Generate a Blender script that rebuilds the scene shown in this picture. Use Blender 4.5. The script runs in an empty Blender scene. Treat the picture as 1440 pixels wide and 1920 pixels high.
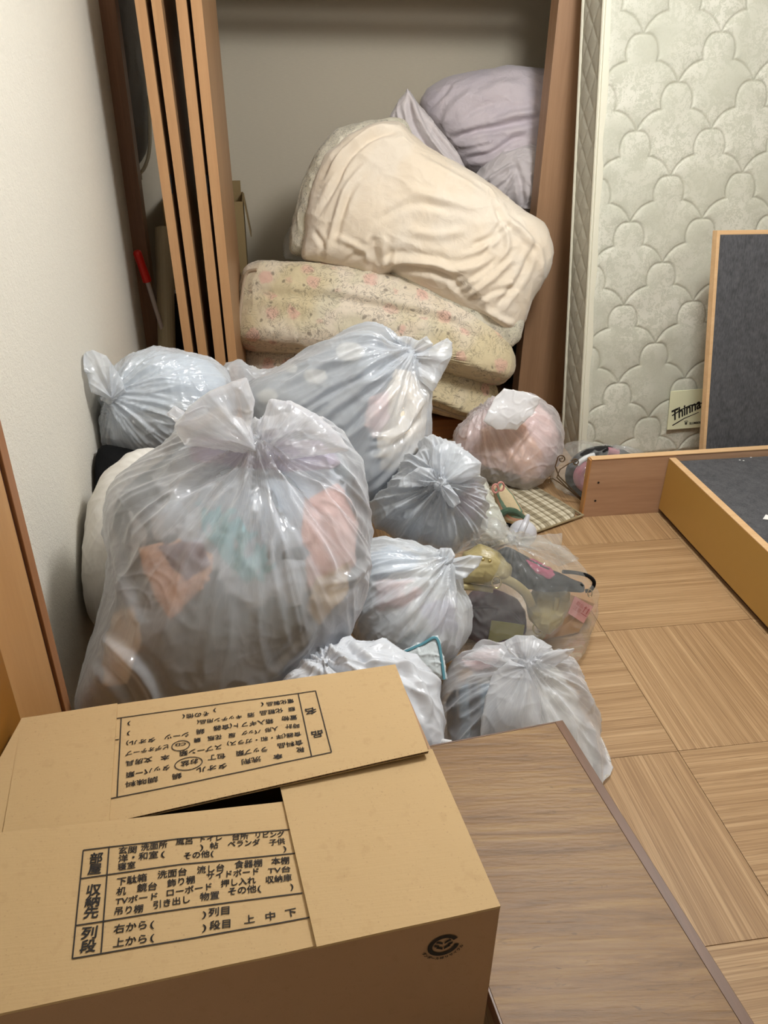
import bpy, bmesh, math, random
import numpy as np
from mathutils import Vector, Matrix
random.seed(4); np.random.seed(4)
SC = bpy.context.scene; COL = SC.collection

# ------------------------------------------------ camera, exposure, light
CAMP = np.array([0.0, 0.0, 1.45]); FPX = 1475.1448563599274
PITCH, YAW, ROLL = 0.5189297207182121, 0.15523171028332328, 0.01667904464092434
def cam_axes():
    cp, sp, cy, sy = math.cos(PITCH), math.sin(PITCH), math.cos(YAW), math.sin(YAW)
    w = np.array([sy*cp, cy*cp, -sp]); r = np.array([cy, -sy, 0.0]); u = np.cross(r, w)
    cr, sr = math.cos(ROLL), math.sin(ROLL)
    return r*cr+u*sr, -r*sr+u*cr, w
CR, CU, CW = cam_axes()
cd = bpy.data.cameras.new('camera'); cam = bpy.data.objects.new('camera', cd); COL.objects.link(cam)
cam.matrix_world = Matrix(((CR[0], CU[0], -CW[0], 0), (CR[1], CU[1], -CW[1], 0), (CR[2], CU[2], -CW[2], 1.45), (0, 0, 0, 1)))
cd.sensor_fit = 'VERTICAL'; cd.sensor_height = 36; cd.lens = FPX*36/1920; cd.clip_start = .05
SC.camera = cam
world = bpy.data.worlds.new('world'); SC.world = world; world.use_nodes = True
world.node_tree.nodes['Background'].inputs[0].default_value = (.9, .93, 1, 1)
world.node_tree.nodes['Background'].inputs[1].default_value = .3
ld = bpy.data.lights.new('ceiling_lamp', 'POINT'); ld.shadow_soft_size = .2; ld.energy = 88; ld.color = (.965, .985, 1.0)
lamp = bpy.data.objects.new('ceiling_lamp', ld); COL.objects.link(lamp); lamp.location = (.95, 1.6, 2.2)
SC.view_settings.view_transform = 'Standard'; SC.view_settings.look = 'None'; SC.view_settings.gamma = 1
SC.view_settings.use_curve_mapping = False
SC.view_settings.exposure = 0.0
SC.cycles.transparent_max_bounces = 16; SC.cycles.max_bounces = 8

def ray(x, y): return CW + CR*(x-720)/FPX - CU*(y-960)/FPX
def at(x, y, X=None, Y=None, Z=None, D=None):
    d = ray(x, y)
    if X is not None: t = X/d[0]
    elif Y is not None: t = Y/d[1]
    elif Z is not None: t = (Z-1.45)/d[2]
    else: t = D
    return CAMP + d*t

# ------------------------------------------------ numpy noise
_rs = np.random.RandomState(7); _G = _rs.normal(size=(256, 3)); _G /= np.linalg.norm(_G, axis=1)[:, None]
def pn(p, seed=0):
    i = np.floor(p).astype(np.int64); f = p-i; u = f*f*f*(f*(f*6-15)+10)
    def g(a, b, c):
        h = (i[:, 0]+a)*73856093 ^ (i[:, 1]+b)*19349663 ^ (i[:, 2]+c)*83492791 ^ (seed*7919+13)
        h = (h ^ (h >> 13))*1274126177; h = h ^ (h >> 16)
        return (_G[h & 255]*(f-np.array([a, b, c]))).sum(1)
    L = lambda a, b, t: a+(b-a)*t
    x0 = L(L(g(0,0,0), g(1,0,0), u[:, 0]), L(g(0,1,0), g(1,1,0), u[:, 0]), u[:, 1])
    x1 = L(L(g(0,0,1), g(1,0,1), u[:, 0]), L(g(0,1,1), g(1,1,1), u[:, 0]), u[:, 1])
    return L(x0, x1, u[:, 2])*1.6
def ridge(p, seed=0, s=2.0): return np.clip(1-np.abs(pn(p, seed))*2.2, 0, 1)**s

# ------------------------------------------------ object helpers
def link(name, me, parent=None):
    o = bpy.data.objects.new(name, me); COL.objects.link(o)
    if parent is not None: o.parent = parent
    return o
def wloc(o):
    v = Vector((0, 0, 0))
    while o is not None: v += o.location; o = o.parent
    return v
def tag(o, label=None, cat=None, group=None, kind=None):
    if label: o['label'] = label
    if cat: o['category'] = cat
    if group: o['group'] = group
    if kind: o['kind'] = kind
    return o
def thing(name, loc, label, cat, group=None):
    o = link(name, None); o.location = loc; o.empty_display_size = .05
    return tag(o, label, cat, group)
def obj(name, bm, mat, parent=None, smooth=False, origin=None):
    """one mesh object; bmesh is in world coordinates"""
    me = bpy.data.meshes.new(name)
    off = wloc(parent) if parent is not None else Vector((0, 0, 0))
    loc = Vector(origin) if origin is not None else off.copy()
    bmesh.ops.translate(bm, verts=bm.verts, vec=-loc)
    bm.to_mesh(me); bm.free()
    if mat: me.materials.append(mat)
    for p in me.polygons: p.use_smooth = smooth
    o = link(name, me, parent); o.location = loc-off
    return o
def npobj(name, V, F, mat, parent=None, smooth=True, origin=None, attr=None):
    off = wloc(parent) if parent is not None else Vector((0, 0, 0))
    loc = Vector(origin) if origin is not None else off.copy()
    V = V-np.array(loc)
    me = bpy.data.meshes.new(name); n = len(V); F = np.asarray(F, dtype=np.int32); k = F.shape[1]
    me.vertices.add(n); me.vertices.foreach_set('co', V.astype(np.float32).ravel())
    me.loops.add(F.size); me.loops.foreach_set('vertex_index', F.ravel())
    me.polygons.add(len(F)); me.polygons.foreach_set('loop_start', np.arange(0, F.size, k, dtype=np.int32))
    me.update(calc_edges=True); me.validate()
    me.polygons.foreach_set('use_smooth', [smooth]*len(me.polygons))
    if attr is not None:
        a = me.attributes.new('fold', 'FLOAT_VECTOR', 'POINT'); a.data.foreach_set('vector', attr.astype(np.float32).ravel())
    if mat: me.materials.append(mat)
    o = link(name, me, parent); o.location = loc-off
    return o
def box(lo, hi, bev=0, bm=None, M=None):
    b = bmesh.new()
    vs = [b.verts.new((x, y, z)) for x in (lo[0], hi[0]) for y in (lo[1], hi[1]) for z in (lo[2], hi[2])]
    for f in ((0,1,3,2), (4,6,7,5), (0,4,5,1), (2,3,7,6), (0,2,6,4), (1,5,7,3)): b.faces.new([vs[i] for i in f])
    if bev: bmesh.ops.bevel(b, geom=b.edges[:], offset=bev, segments=2, affect='EDGES', profile=.6)
    if M is not None: bmesh.ops.transform(b, matrix=M, verts=b.verts)
    return merge(bm, b)
def merge(bm, b):
    if bm is None: return b
    me = bpy.data.meshes.new('t'); b.to_mesh(me); b.free(); bm.from_mesh(me); bpy.data.meshes.remove(me); return bm
def hexa(P, bev=0, bm=None):
    """8 points: bottom 4 ccw, top 4 ccw"""
    b = bmesh.new(); vs = [b.verts.new(tuple(p)) for p in P]
    for f in ((3,2,1,0), (4,5,6,7), (0,1,5,4), (1,2,6,5), (2,3,7,6), (3,0,4,7)): b.faces.new([vs[i] for i in f])
    bmesh.ops.recalc_face_normals(b, faces=b.faces)
    if bev: bmesh.ops.bevel(b, geom=b.edges[:], offset=bev, segments=2, affect='EDGES', profile=.6)
    return merge(bm, b)
def tube(pts, r, bm=None, n=8, closed=False):
    b = bmesh.new(); pts = [Vector(tuple(p)) for p in pts]; m = len(pts)
    rs = r if isinstance(r, (list, tuple)) else [r]*m
    rings = []; up = None
    for i, p in enumerate(pts):
        a = pts[(i-1) % m] if (closed or i > 0) else p; c = pts[(i+1) % m] if (closed or i < m-1) else p
        t = (c-a).normalized()
        if up is None: up = t.orthogonal().normalized()
        up = (up-t*up.dot(t)).normalized(); s = t.cross(up)
        rings.append([b.verts.new(p+(up*math.cos(k*2*math.pi/n)+s*math.sin(k*2*math.pi/n))*rs[i]) for k in range(n)])
    for i in range(m if closed else m-1):
        A, B = rings[i], rings[(i+1) % m]
        for k in range(n): b.faces.new((A[k], A[(k+1) % n], B[(k+1) % n], B[k]))
    if not closed: b.faces.new(rings[0][::-1]); b.faces.new(rings[-1])
    return merge(bm, b)
def cyl(a, c, r, bm=None, n=20): return tube([a, c], r, bm, n)
def smoothpath(pts, k=6):
    P = [np.array(p, float) for p in pts]; out = []
    for i in range(len(P)-1):
        p0, p1, p2, p3 = P[max(i-1, 0)], P[i], P[i+1], P[min(i+2, len(P)-1)]
        for j in range(k):
            t = j/k; out.append(.5*((2*p1)+(p2-p0)*t+(2*p0-5*p1+4*p2-p3)*t*t+(3*p1-p0-3*p2+p3)*t**3))
    out.append(P[-1]); return out

# ------------------------------------------------ materials
def hx(s):
    s = s.lstrip('#'); c = [int(s[i:i+2], 16)/255 for i in (0, 2, 4)]
    return tuple((x/12.92 if x <= .04045 else ((x+.055)/1.055)**2.4) for x in c)+(1,)
class NT:
    def __init__(s, name):
        s.m = bpy.data.materials.new(name); s.m.use_nodes = True; s.t = s.m.node_tree; s.t.nodes.clear()
        s.out = s.n('ShaderNodeOutputMaterial')
    def n(s, typ, **kw):
        nd = s.t.nodes.new(typ)
        for k, v in kw.items():
            if k.startswith('_'): setattr(nd, k[1:], v)
            else:
                key = int(k[1:]) if k[0] == 'i' and k[1:].isdigit() else k.replace('_', ' ')
                if hasattr(v, 'is_linked') or isinstance(v, bpy.types.NodeSocket): s.t.links.new(v, nd.inputs[key])
                else: nd.inputs[key].default_value = v
        return nd
    def math(s, op, a, b=0.0, c=0.0): return s.n('ShaderNodeMath', _operation=op, i0=a, i1=b, i2=c).outputs[0]
    def mix(s, f, a, b, mode='MIX'):
        nd = s.n('ShaderNodeMix', _data_type='RGBA', _blend_type=mode)
        for k, v in ((0, f), (6, a), (7, b)):
            if isinstance(v, bpy.types.NodeSocket): s.t.links.new(v, nd.inputs[k])
            else: nd.inputs[k].default_value = v
        return nd.outputs[2]
    def ramp(s, f, stops, interp='LINEAR'):
        nd = s.n('ShaderNodeValToRGB', i0=f); r = nd.color_ramp; r.interpolation = interp
        while len(r.elements) < len(stops): r.elements.new(.5)
        for e, (p, c) in zip(r.elements, stops): e.position = p; e.color = c if len(c) == 4 else (*c, 1)
        return nd.outputs[0]
    def co(s, kind='Object', scale=(1, 1, 1), rot=(0, 0, 0), loc=None):
        c = s.n('ShaderNodeTexCoord').outputs[kind]
        m = s.n('ShaderNodeMapping', Vector=c, Scale=scale, Rotation=rot)
        if loc is not None: m.inputs['Location'].default_value = loc
        return m.outputs[0]
    def noise(s, v, scale, detail=3, rough=.5, dist=0):
        return s.n('ShaderNodeTexNoise', Vector=v, Scale=scale, Detail=detail, Roughness=rough, Distortion=dist)
    def bump(s, h, strength=.3, dist=.01, normal=None):
        b = s.n('ShaderNodeBump', Height=h, Strength=strength, Distance=dist)
        if normal is not None: s.t.links.new(normal, b.inputs['Normal'])
        return b.outputs[0]
    def bsdf(s, color, rough=.6, normal=None, **kw):
        p = s.n('ShaderNodeBsdfPrincipled', Base_Color=color, Roughness=rough, **kw)
        if normal is not None: s.t.links.new(normal, p.inputs['Normal'])
        return p.outputs[0]
    def done(s, sh): s.t.links.new(sh, s.out.inputs[0]); return s.m
W2 = (0, .5, 1)
def plain(name, c, rough=.6, bump=0, bscale=60, var=0.0, **kw):
    t = NT(name); col = hx(c); v = t.co(); nz = t.noise(v, bscale, 4)
    if var:
        d = tuple(x*(1-var) for x in col[:3])+(1,); col = t.mix(t.noise(v, bscale*.12, 3).outputs[0], col, d)
    return t.done(t.bsdf(col, rough, t.bump(nz.outputs[0], bump, .004) if bump else None, **kw))
def wood(name, a, b, axis=2, scale=1.0, rough=.45, streak=30, bump=.05, warp=.15, dark=None):
    """grain runs along the given object axis"""
    t = NT(name); s = [streak*scale]*3; s[axis] = 1.3*scale
    v = t.co(scale=tuple(s)); n1 = t.noise(v, 1.0, 6, .62, warp); n2 = t.noise(v, 5.0, 3, .7)
    f = t.math('MULTIPLY_ADD', n2.outputs[0], .35, t.math('MULTIPLY', n1.outputs[0], .65))
    col = t.ramp(f, [(.32, hx(a)), (.68, hx(b))])
    if dark: col = t.mix(t.math('MULTIPLY', t.ramp(n2.outputs[0], [(.6, (0,0,0,1)), (.75, (1,1,1,1))]), .5), col, hx(dark))
    return t.done(t.bsdf(col, rough, t.bump(f, bump, .003)))
def film(name, col=(.93, .945, .96, 1), alpha=.55, rough=.22, ws=1.1, bump=.95, spec=.6, trans=.15):
    """thin plastic film: partly see-through, glossy, finely creased along the folds"""
    t = NT(name); a = t.n('ShaderNodeAttribute', _attribute_name='fold').outputs['Vector']
    n1 = t.noise(a, 2.2*ws, 4, .55, .3); r = t.math('ABSOLUTE', t.math('SUBTRACT', n1.outputs[0], .5))
    n2 = t.noise(t.co(), 16, 4, .55, .9); r2 = t.math('ABSOLUTE', t.math('SUBTRACT', n2.outputs[0], .5))
    nm = t.bump(r, bump*.65, .014); nm = t.bump(r2, bump*.2, .016, nm)
    nd_ = t.bump(r, bump*.12, .012); nd_ = t.bump(r2, bump*.07, .014, nd_)
    c = tuple(col)
    pr = t.n('ShaderNodeBsdfDiffuse', Color=c); t.t.links.new(nd_, pr.inputs['Normal']); pr = pr.outputs[0]
    tl = t.n('ShaderNodeBsdfTranslucent', Color=c); t.t.links.new(nd_, tl.inputs['Normal'])
    body = t.n('ShaderNodeMixShader', i0=trans, i1=pr, i2=tl.outputs[0]).outputs[0]
    lw = t.n('ShaderNodeLayerWeight', Blend=.35).outputs['Facing']
    f = t.math('MULTIPLY_ADD', t.math('POWER', lw, 2.6), 1-alpha, alpha)
    f = t.math('ADD', f, t.math('MULTIPLY', t.math('SUBTRACT', t.noise(t.co(), 7, 3).outputs[0], .5), .10), 0)
    dz = t.n('ShaderNodeSeparateXYZ', Vector=a).outputs[2]; st = t.math('MULTIPLY', t.ramp(r, [(.0, (1,1,1,1)), (.05, (0,0,0,1))]), t.ramp(dz, [(.1, (1,1,1,1)), (.95, (.25,.25,.25,1))]))
    f = t.math('ADD', f, t.math('MULTIPLY', st, .08))
    f = t.n('ShaderNodeClamp', i0=f).outputs[0]
    base = t.n('ShaderNodeMixShader', i0=f, i1=t.n('ShaderNodeBsdfTransparent').outputs[0], i2=body).outputs[0]
    gl = t.n('ShaderNodeBsdfGlossy', Color=(1, 1, 1, 1), Roughness=rough*.55); t.t.links.new(nm, gl.inputs['Normal'])
    fr_ = t.n('ShaderNodeFresnel', IOR=1.5); t.t.links.new(nm, fr_.inputs['Normal'])
    return t.done(t.n('ShaderNodeMixShader', i0=t.math('MULTIPLY_ADD', fr_.outputs[0], spec*1.0, .02), i1=base, i2=gl.outputs[0]).outputs[0])
def clearfilm(name, haze=.01):
    t = NT(name); a = t.n('ShaderNodeAttribute', _attribute_name='fold').outputs['Vector']
    n1 = t.noise(a, 2.5, 4, .6, .4); r = t.math('ABSOLUTE', t.math('SUBTRACT', n1.outputs[0], .5))
    n2 = t.noise(t.co(), 22, 4, .6, 1.0); r2 = t.math('ABSOLUTE', t.math('SUBTRACT', n2.outputs[0], .5))
    nm = t.bump(r, .10, .02); nm = t.bump(r2, .06, .02, nm)
    gl = t.n('ShaderNodeBsdfGlossy', Color=(1, 1, 1, 1), Roughness=.05); t.t.links.new(nm, gl.inputs['Normal'])
    tr = t.n('ShaderNodeBsdfTransparent', Color=(.985, .99, .985, 1))
    df = t.n('ShaderNodeBsdfDiffuse', Color=(.85, .87, .86, 1)); t.t.links.new(nm, df.inputs['Normal'])
    lw = t.n('ShaderNodeLayerWeight', Blend=.3)
    dz = t.n('ShaderNodeSeparateXYZ', Vector=a).outputs[2]; st = t.math('MULTIPLY', t.ramp(r, [(.0, (1,1,1,1)), (.06, (0,0,0,1))]), t.ramp(dz, [(.03, (1,1,1,1)), (.22, (.04,.04,.04,1))]))
    s1 = t.n('ShaderNodeMixShader', i0=t.math('ADD', t.math('MULTIPLY', st, .2), t.math('MULTIPLY_ADD', t.math('POWER', lw.outputs['Facing'], 2.5), .03, haze)), i1=tr.outputs[0], i2=df.outputs[0])
    s2 = t.n('ShaderNodeMixShader', i0=t.math('MULTIPLY_ADD', lw.outputs['Fresnel'], .2, .008), i1=s1.outputs[0], i2=gl.outputs[0])
    return t.done(s2.outputs[0])
def cloth(name, c, c2=None, weave=260, rough=.9, wr=.35, sheen=.3):
    t = NT(name); v = t.co(); n = t.noise(v, weave, 2); w = t.noise(v, 26, 5, .55, .8)
    col = hx(c)
    if c2: col = t.mix(t.ramp(t.noise(v, 5, 3).outputs[0], [(.42, (0,0,0,1)), (.6, (1,1,1,1))]), col, hx(c2))
    nm = t.bump(w.outputs[0], wr, .012); nm = t.bump(n.outputs[0], .12, .002, nm)
    return t.done(t.bsdf(col, rough, nm, Sheen_Weight=sheen, Specular_IOR_Level=.5 if sheen else .15))
# ------------------------------------------------ soft bodies: a closed swollen surface from an outline, a depth and a thickness
_CS = {}
def cubesphere(N):
    if N in _CS: return _CS[N]
    g = np.tan(np.linspace(-1, 1, N+1)*math.pi/4); A, B = np.meshgrid(g, g, indexing='ij'); o = np.ones_like(A)
    Vs, Fs, off = [], [], 0
    idx = np.arange((N+1)**2).reshape(N+1, N+1)
    q = np.stack([idx[:-1, :-1], idx[1:, :-1], idx[1:, 1:], idx[:-1, 1:]], -1).reshape(-1, 4)
    for ax in range(3):
        for sg in (1, -1):
            P = [None]*3; P[ax] = o*sg; P[(ax+1) % 3] = A; P[(ax+2) % 3] = B
            Vs.append(np.stack(P, -1).reshape(-1, 3)); Fs.append((q if sg > 0 else q[:, ::-1])+off); off += (N+1)**2
    V = np.concatenate(Vs); F = np.concatenate(Fs); V = V/np.linalg.norm(V, axis=1)[:, None]
    _, first, inv = np.unique(np.round(V, 6), axis=0, return_index=True, return_inverse=True)
    _CS[N] = (V[first], inv.reshape(-1)[F]); return _CS[N]
def vnormals(V, F):
    n = np.cross(V[F[:, 2]]-V[F[:, 0]], V[F[:, 3]]-V[F[:, 1]]); N = np.zeros_like(V)
    for k in range(3):
        N[:, k] = sum(np.bincount(F[:, j], weights=n[:, k], minlength=len(V)) for j in range(4))
    return N/np.maximum(np.linalg.norm(N, axis=1), 1e-12)[:, None]
def radial(poly, sm=6):
    n = 720; ang = np.arange(n)*2*np.pi/n-np.pi; S = np.zeros(n); P = np.asarray(poly, float)
    dx, dy = np.cos(ang), np.sin(ang)
    for i in range(len(P)):
        a = P[i]; e = P[(i+1) % len(P)]-a; den = dx*e[1]-dy*e[0]; den = np.where(abs(den) < 1e-12, 1e-12, den)
        t = (a[0]*e[1]-a[1]*e[0])/den; u = (a[0]*dy-a[1]*dx)/den
        S = np.where((t > 0) & (u >= -1e-9) & (u <= 1+1e-9), np.maximum(S, t), S)
    k = np.exp(-.5*(np.arange(-3*sm, 3*sm+1)/sm)**2) if sm > 0 else np.ones(1); k /= k.sum()
    S = np.convolve(np.concatenate([S[-3*sm:], S, S[:3*sm]]) if sm > 0 else S, k, 'valid')
    return S
def seglen(p, a, b):
    ab = b-a; t = np.clip(((p-a)@ab)/max(ab@ab, 1e-12), 0, 1); return np.linalg.norm(p-a-t[:, None]*ab, axis=1), t
class Soft:
    def __init__(s, outline, Y, tf, tb=None, pw=1.0, lean=0.0, sm=6, center=None):
        tb = tf if tb is None else tb; s.tf, s.tb, s.pw = tf, tb, pw
        o = np.array(outline, float)
        if center is None:
            x, y = o[:, 0], o[:, 1]; x1, y1 = np.roll(x, -1), np.roll(y, -1); w = x*y1-x1*y; A = w.sum()
            center = (((x+x1)*w).sum()/(3*A), ((y+y1)*w).sum()/(3*A))
        s.C = at(center[0], center[1], Y=Y); v = s.C-CAMP; v /= np.linalg.norm(v)
        r = CR-v*(CR@v); r /= np.linalg.norm(r); u = np.cross(r, v)
        n = -v+u*lean; n /= np.linalg.norm(n); u = np.cross(n, r); u /= np.linalg.norm(u)
        s.r, s.u, s.n = r, u, n
        s.S = radial([s.px(p) for p in o], sm)
    def px(s, p, z=0.0):
        d = ray(p[0], p[1]); t = ((s.C+s.n*z-CAMP)@s.n)/(d@s.n); q = CAMP+d*t-s.C; return np.array([q@s.r, q@s.u])
    def Sat(s, ang):
        f = (ang+np.pi)/(2*np.pi)*720; i = np.floor(f).astype(int); f = f-i
        return s.S[i % 720]*(1-f)+s.S[(i+1) % 720]*f
    def zout(s, ab):
        ab = np.atleast_2d(ab); rb = np.clip(np.hypot(ab[:, 0], ab[:, 1])/s.Sat(np.arctan2(ab[:, 1], ab[:, 0])), 0, .985)
        return s.tf*np.sqrt(1-rb**(2/s.pw))**s.pw
    def surf(s, p, inset=0.0):
        """point on the front surface seen at pixel p"""
        z = s.tf*.7
        for _ in range(8): ab = s.px(p, z); z = .5*z+.5*(float(s.zout(ab)[0])-inset)
        ab = s.px(p, z); return s.C+s.r*ab[0]+s.u*ab[1]+s.n*z
    def mesh(s, N, shrink=1.0):
        U, F = cubesphere(N); rho = np.hypot(U[:, 0], U[:, 1]); ang = np.arctan2(U[:, 1], U[:, 0])
        zz = U[:, 2]; R = rho**s.pw*s.Sat(ang)*shrink; Z = np.sign(zz)*np.abs(zz)**s.pw*np.where(zz > 0, s.tf, s.tb)*shrink
        V = s.C+np.outer(R*np.cos(ang), s.r)+np.outer(R*np.sin(ang), s.u)+np.outer(Z, s.n)
        return V, F
def clampV(V, zmin=.004, xmin=-.497):
    # soft contact with floor and left wall
    d = V[:, 2]-zmin; V[:, 2] = np.where(d < .02, zmin+.02*np.exp(np.clip(d/.02-1, -8, 0)), V[:, 2])
    d = V[:, 0]-xmin; V[:, 0] = np.where(d < .01, xmin+.01*np.exp(np.clip(d/.01-1, -8, 0)), V[:, 0])
    return V
def knotfield(V, K, A, R=2.4, seed=0, kd=3.0, kinv=.0):
    """polar frame round a knot: returns d, fold vector"""
    A = A/np.linalg.norm(A); t1 = np.cross(A, [0.31, .2, .93]); t1 /= np.linalg.norm(t1); t2 = np.cross(A, t1)
    q = V-K; d = np.linalg.norm(q, axis=1); x, y = q@t1, q@t2; h = np.maximum(np.hypot(x, y), 1e-6)
    w = 1+.25*pn(V*5, seed+3)
    return d, np.stack([x/h*R, y/h*R, d*kd*w], 1)
def crumple(V, f, seed):
    w = np.stack([pn(V*f*.5, seed+11), pn(V*f*.5+7, seed+12), pn(V*f*.5+17, seed+13)], 1)
    return ridge(V*f+w*.9, seed, 2.5)-.35
def creases(s, V, cl):
    """cl: list of (pixel polyline, width m, height m) on the front side"""
    h = np.zeros(len(V)); q = V-s.C; ab = np.stack([q@s.r, q@s.u], 1); z = q@s.n; fr = np.clip(z/.03+.6, 0, 1)
    for pl, w, a in cl:
        P = []
        for p in pl:
            S3 = s.surf(p)-s.C; P.append([S3@s.r, S3@s.u])
        P = np.array(smoothpath(P, 5)); dm = np.full(len(V), 9.); tt = np.zeros(len(V))
        m = (ab[:, 0] > P[:, 0].min()-4*w) & (ab[:, 0] < P[:, 0].max()+4*w) & (ab[:, 1] > P[:, 1].min()-4*w) & (ab[:, 1] < P[:, 1].max()+4*w)
        ix = np.nonzero(m)[0]
        if not len(ix): continue
        best = np.full(len(ix), 9.); bt = np.zeros(len(ix))
        for i in range(len(P)-1):
            d, t = seglen(ab[ix], P[i], P[i+1]); c = d < best; best = np.where(c, d, best); bt = np.where(c, (i+t)/(len(P)-1), bt)
        tap = np.clip(np.minimum(bt, 1-bt)*5, .15, 1)
        h[ix] += a*tap*(np.exp(-(best/w)**2)-.45*np.exp(-((best-1.9*w)/(w*1.1))**2))*fr[ix]
    return h
def bagmesh(s, N, knot_px=None, amp=.012, L=.16, R=2.6, seed=1, lump=.012, lf=6, cr=.005, cf=14, cl=(), K=None, A=None, shrink=1.0, cone=.03, flow=None):
    V, F = s.mesh(N, shrink); V = clampV(V); Nn = vnormals(V, F)
    if K is None and knot_px is not None: K = s.surf(knot_px)
    if K is not None:
        if A is None: A = Nn[np.argmin(((V-K)**2).sum(1))]
        d, fv = knotfield(V, K, A, R, seed)
        pl = ridge(fv, seed, 1.6)+.6*ridge(fv*2.1+5, seed+1, 1.4)-.62
        near = ridge(fv*1.6, seed+2, 1.2)-.4
        h = amp*pl*np.exp(-d/L)*np.clip(d/.05, 0, 1)*1.5 + amp*.55*pl*np.exp(-d/(L*3)) + amp*.7*near*np.exp(-(d/.09)**2)
        V0 = V
        pull = np.exp(-(d/.045)**2)*cone
        V = V+np.outer(pull, A)
        # gather towards the neck
    else:
        h = 0; fv = V*np.array([9, 9, 9.])
    if flow is not None:   # long folds running along one world direction
        fl = np.array(flow, float); fl /= np.linalg.norm(fl); al = V@fl
        q = (V-np.outer(al, fl))*13+np.outer(al, fl)*2.2; fv = q*.7
        h = h+amp*(ridge(q, seed+21, 1.6)-.3)
    h = h+lump*pn(V*lf, seed+5)+cr*crumple(V, cf, seed)+cr*.45*crumple(V, cf*2.3, seed+40)
    if len(cl): h = h+creases(s, V, cl)
    V = V+Nn*h[:, None]
    return clampV(V), F, fv, K, A
def ear(name, outline, K, parent, mat, Y=None, t=.018, N=44, seed=1, amp=.008, R=2.0, lean=0.0, kpx=None):
    s = Soft(outline, Y if Y is not None else K[1], t, t, .8, lean, sm=2)
    V, F = s.mesh(N); Nn = vnormals(V, F); A = s.n
    d, fv = knotfield(V, K, A, R, seed, 4)
    q = V-s.C; zfac = np.sign(q@s.n+1e-9)
    h = amp*(ridge(fv, seed, 1.3)+.5*pn(fv*1.7, seed+1)-.4)*np.clip(d/.03, .2, 1)
    sway = .014*pn(V*11, seed+9)+.008*pn(fv*1.2, seed+4)
    V = V+np.outer(h*zfac*.35+sway+amp*1.6*(ridge(fv*.8, seed+7, 1.3)-.4)*np.clip(d/.05, 0, 1), s.n)+Nn*(.0022*crumple(V, 22, seed))[:, None]
    return npobj(name, clampV(V), F, mat, parent, attr=fv*1.4)
def knotlump(K, A, parent, mat, r=.022, seed=3, name='knot'):
    U, F = cubesphere(18); V = K+A*.012+U*r*np.array([1, 1, .8]); V = V+U*(.005*pn(V*70, seed)+.006*ridge(V*45, seed+1))[:, None]
    return npobj(name, V, F, mat, parent, attr=V*30)
def bag(label, outline, Y, tf, tb, mat, knot=None, ears=(), N=84, group='tied plastic bags heaped on the floor', name='plastic_bag', klump=True, lean=0., pw=.86, sm=5, center=None, cat='bag', earmat=None, kr=.02, koff=0.0, **kw):
    s = Soft(outline, Y, tf, tb, pw, lean, sm, center)
    V, F, fv, K, A = bagmesh(s, N, knot, **kw)
    s.V, s.Nf = V, vnormals(V, F); from mathutils.kdtree import KDTree
    kd = KDTree(len(V)); [kd.insert(q, i) for i, q in enumerate(V)]; kd.balance(); s.kd = kd
    root = thing(name, (s.C[0], s.C[1], max(V[:, 2].min(), 0.0)), label, cat, group)
    npobj('bag_body', V, F, mat, root, attr=fv)
    s.root = root; s.K = K; s.A = A
    if K is not None:
        K2 = K+A*koff
        def _ey(e, dy):
            if dy is None: c_ = np.mean(np.array(e[0], float), 0); return s.surf(c_)[1]-.02
            return K2[1]+dy
        if klump: knotlump(K2, A, root, earmat or mat, kr)
        for i, e in enumerate(ears):
            dy = e[1] if len(e) > 1 else 0; t = e[2] if len(e) > 2 else .018
            ear('tied_end', e[0], K2, root, earmat or mat, Y=_ey(e, dy), t=t, seed=31+i*7+int(abs(Y)*100))
    return s
def under(s, V, gap=.004):
    """keep points below the film of bag s"""
    if not hasattr(s, 'kd'): return V
    V = V.copy()
    for _ in range(2):
        ix = np.array([s.kd.find(q)[1] for q in V]); d = ((V-s.V[ix])*s.Nf[ix]).sum(1); V -= s.Nf[ix]*np.maximum(d+gap, 0)[:, None]
    return V
def inner(s, label, mat, shrink=.93, N=40, seed=5, name='clothes_bundle', cat='clothes', group=None, lump=.012, zmax=None, cr=.006):
    V, F = s.mesh(N, shrink); V = clampV(V, .02, -.485); Nn = vnormals(V, F)
    V = V+Nn*(lump*pn(V*9, seed)-.004+cr*crumple(V, 12, seed))[:, None]
    if zmax is not None: pass
    return tag(npobj(name, under(s, clampV(V, .012, -.487), .010), F, mat, None, origin=tuple(s.C)), label, cat, group)
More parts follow.
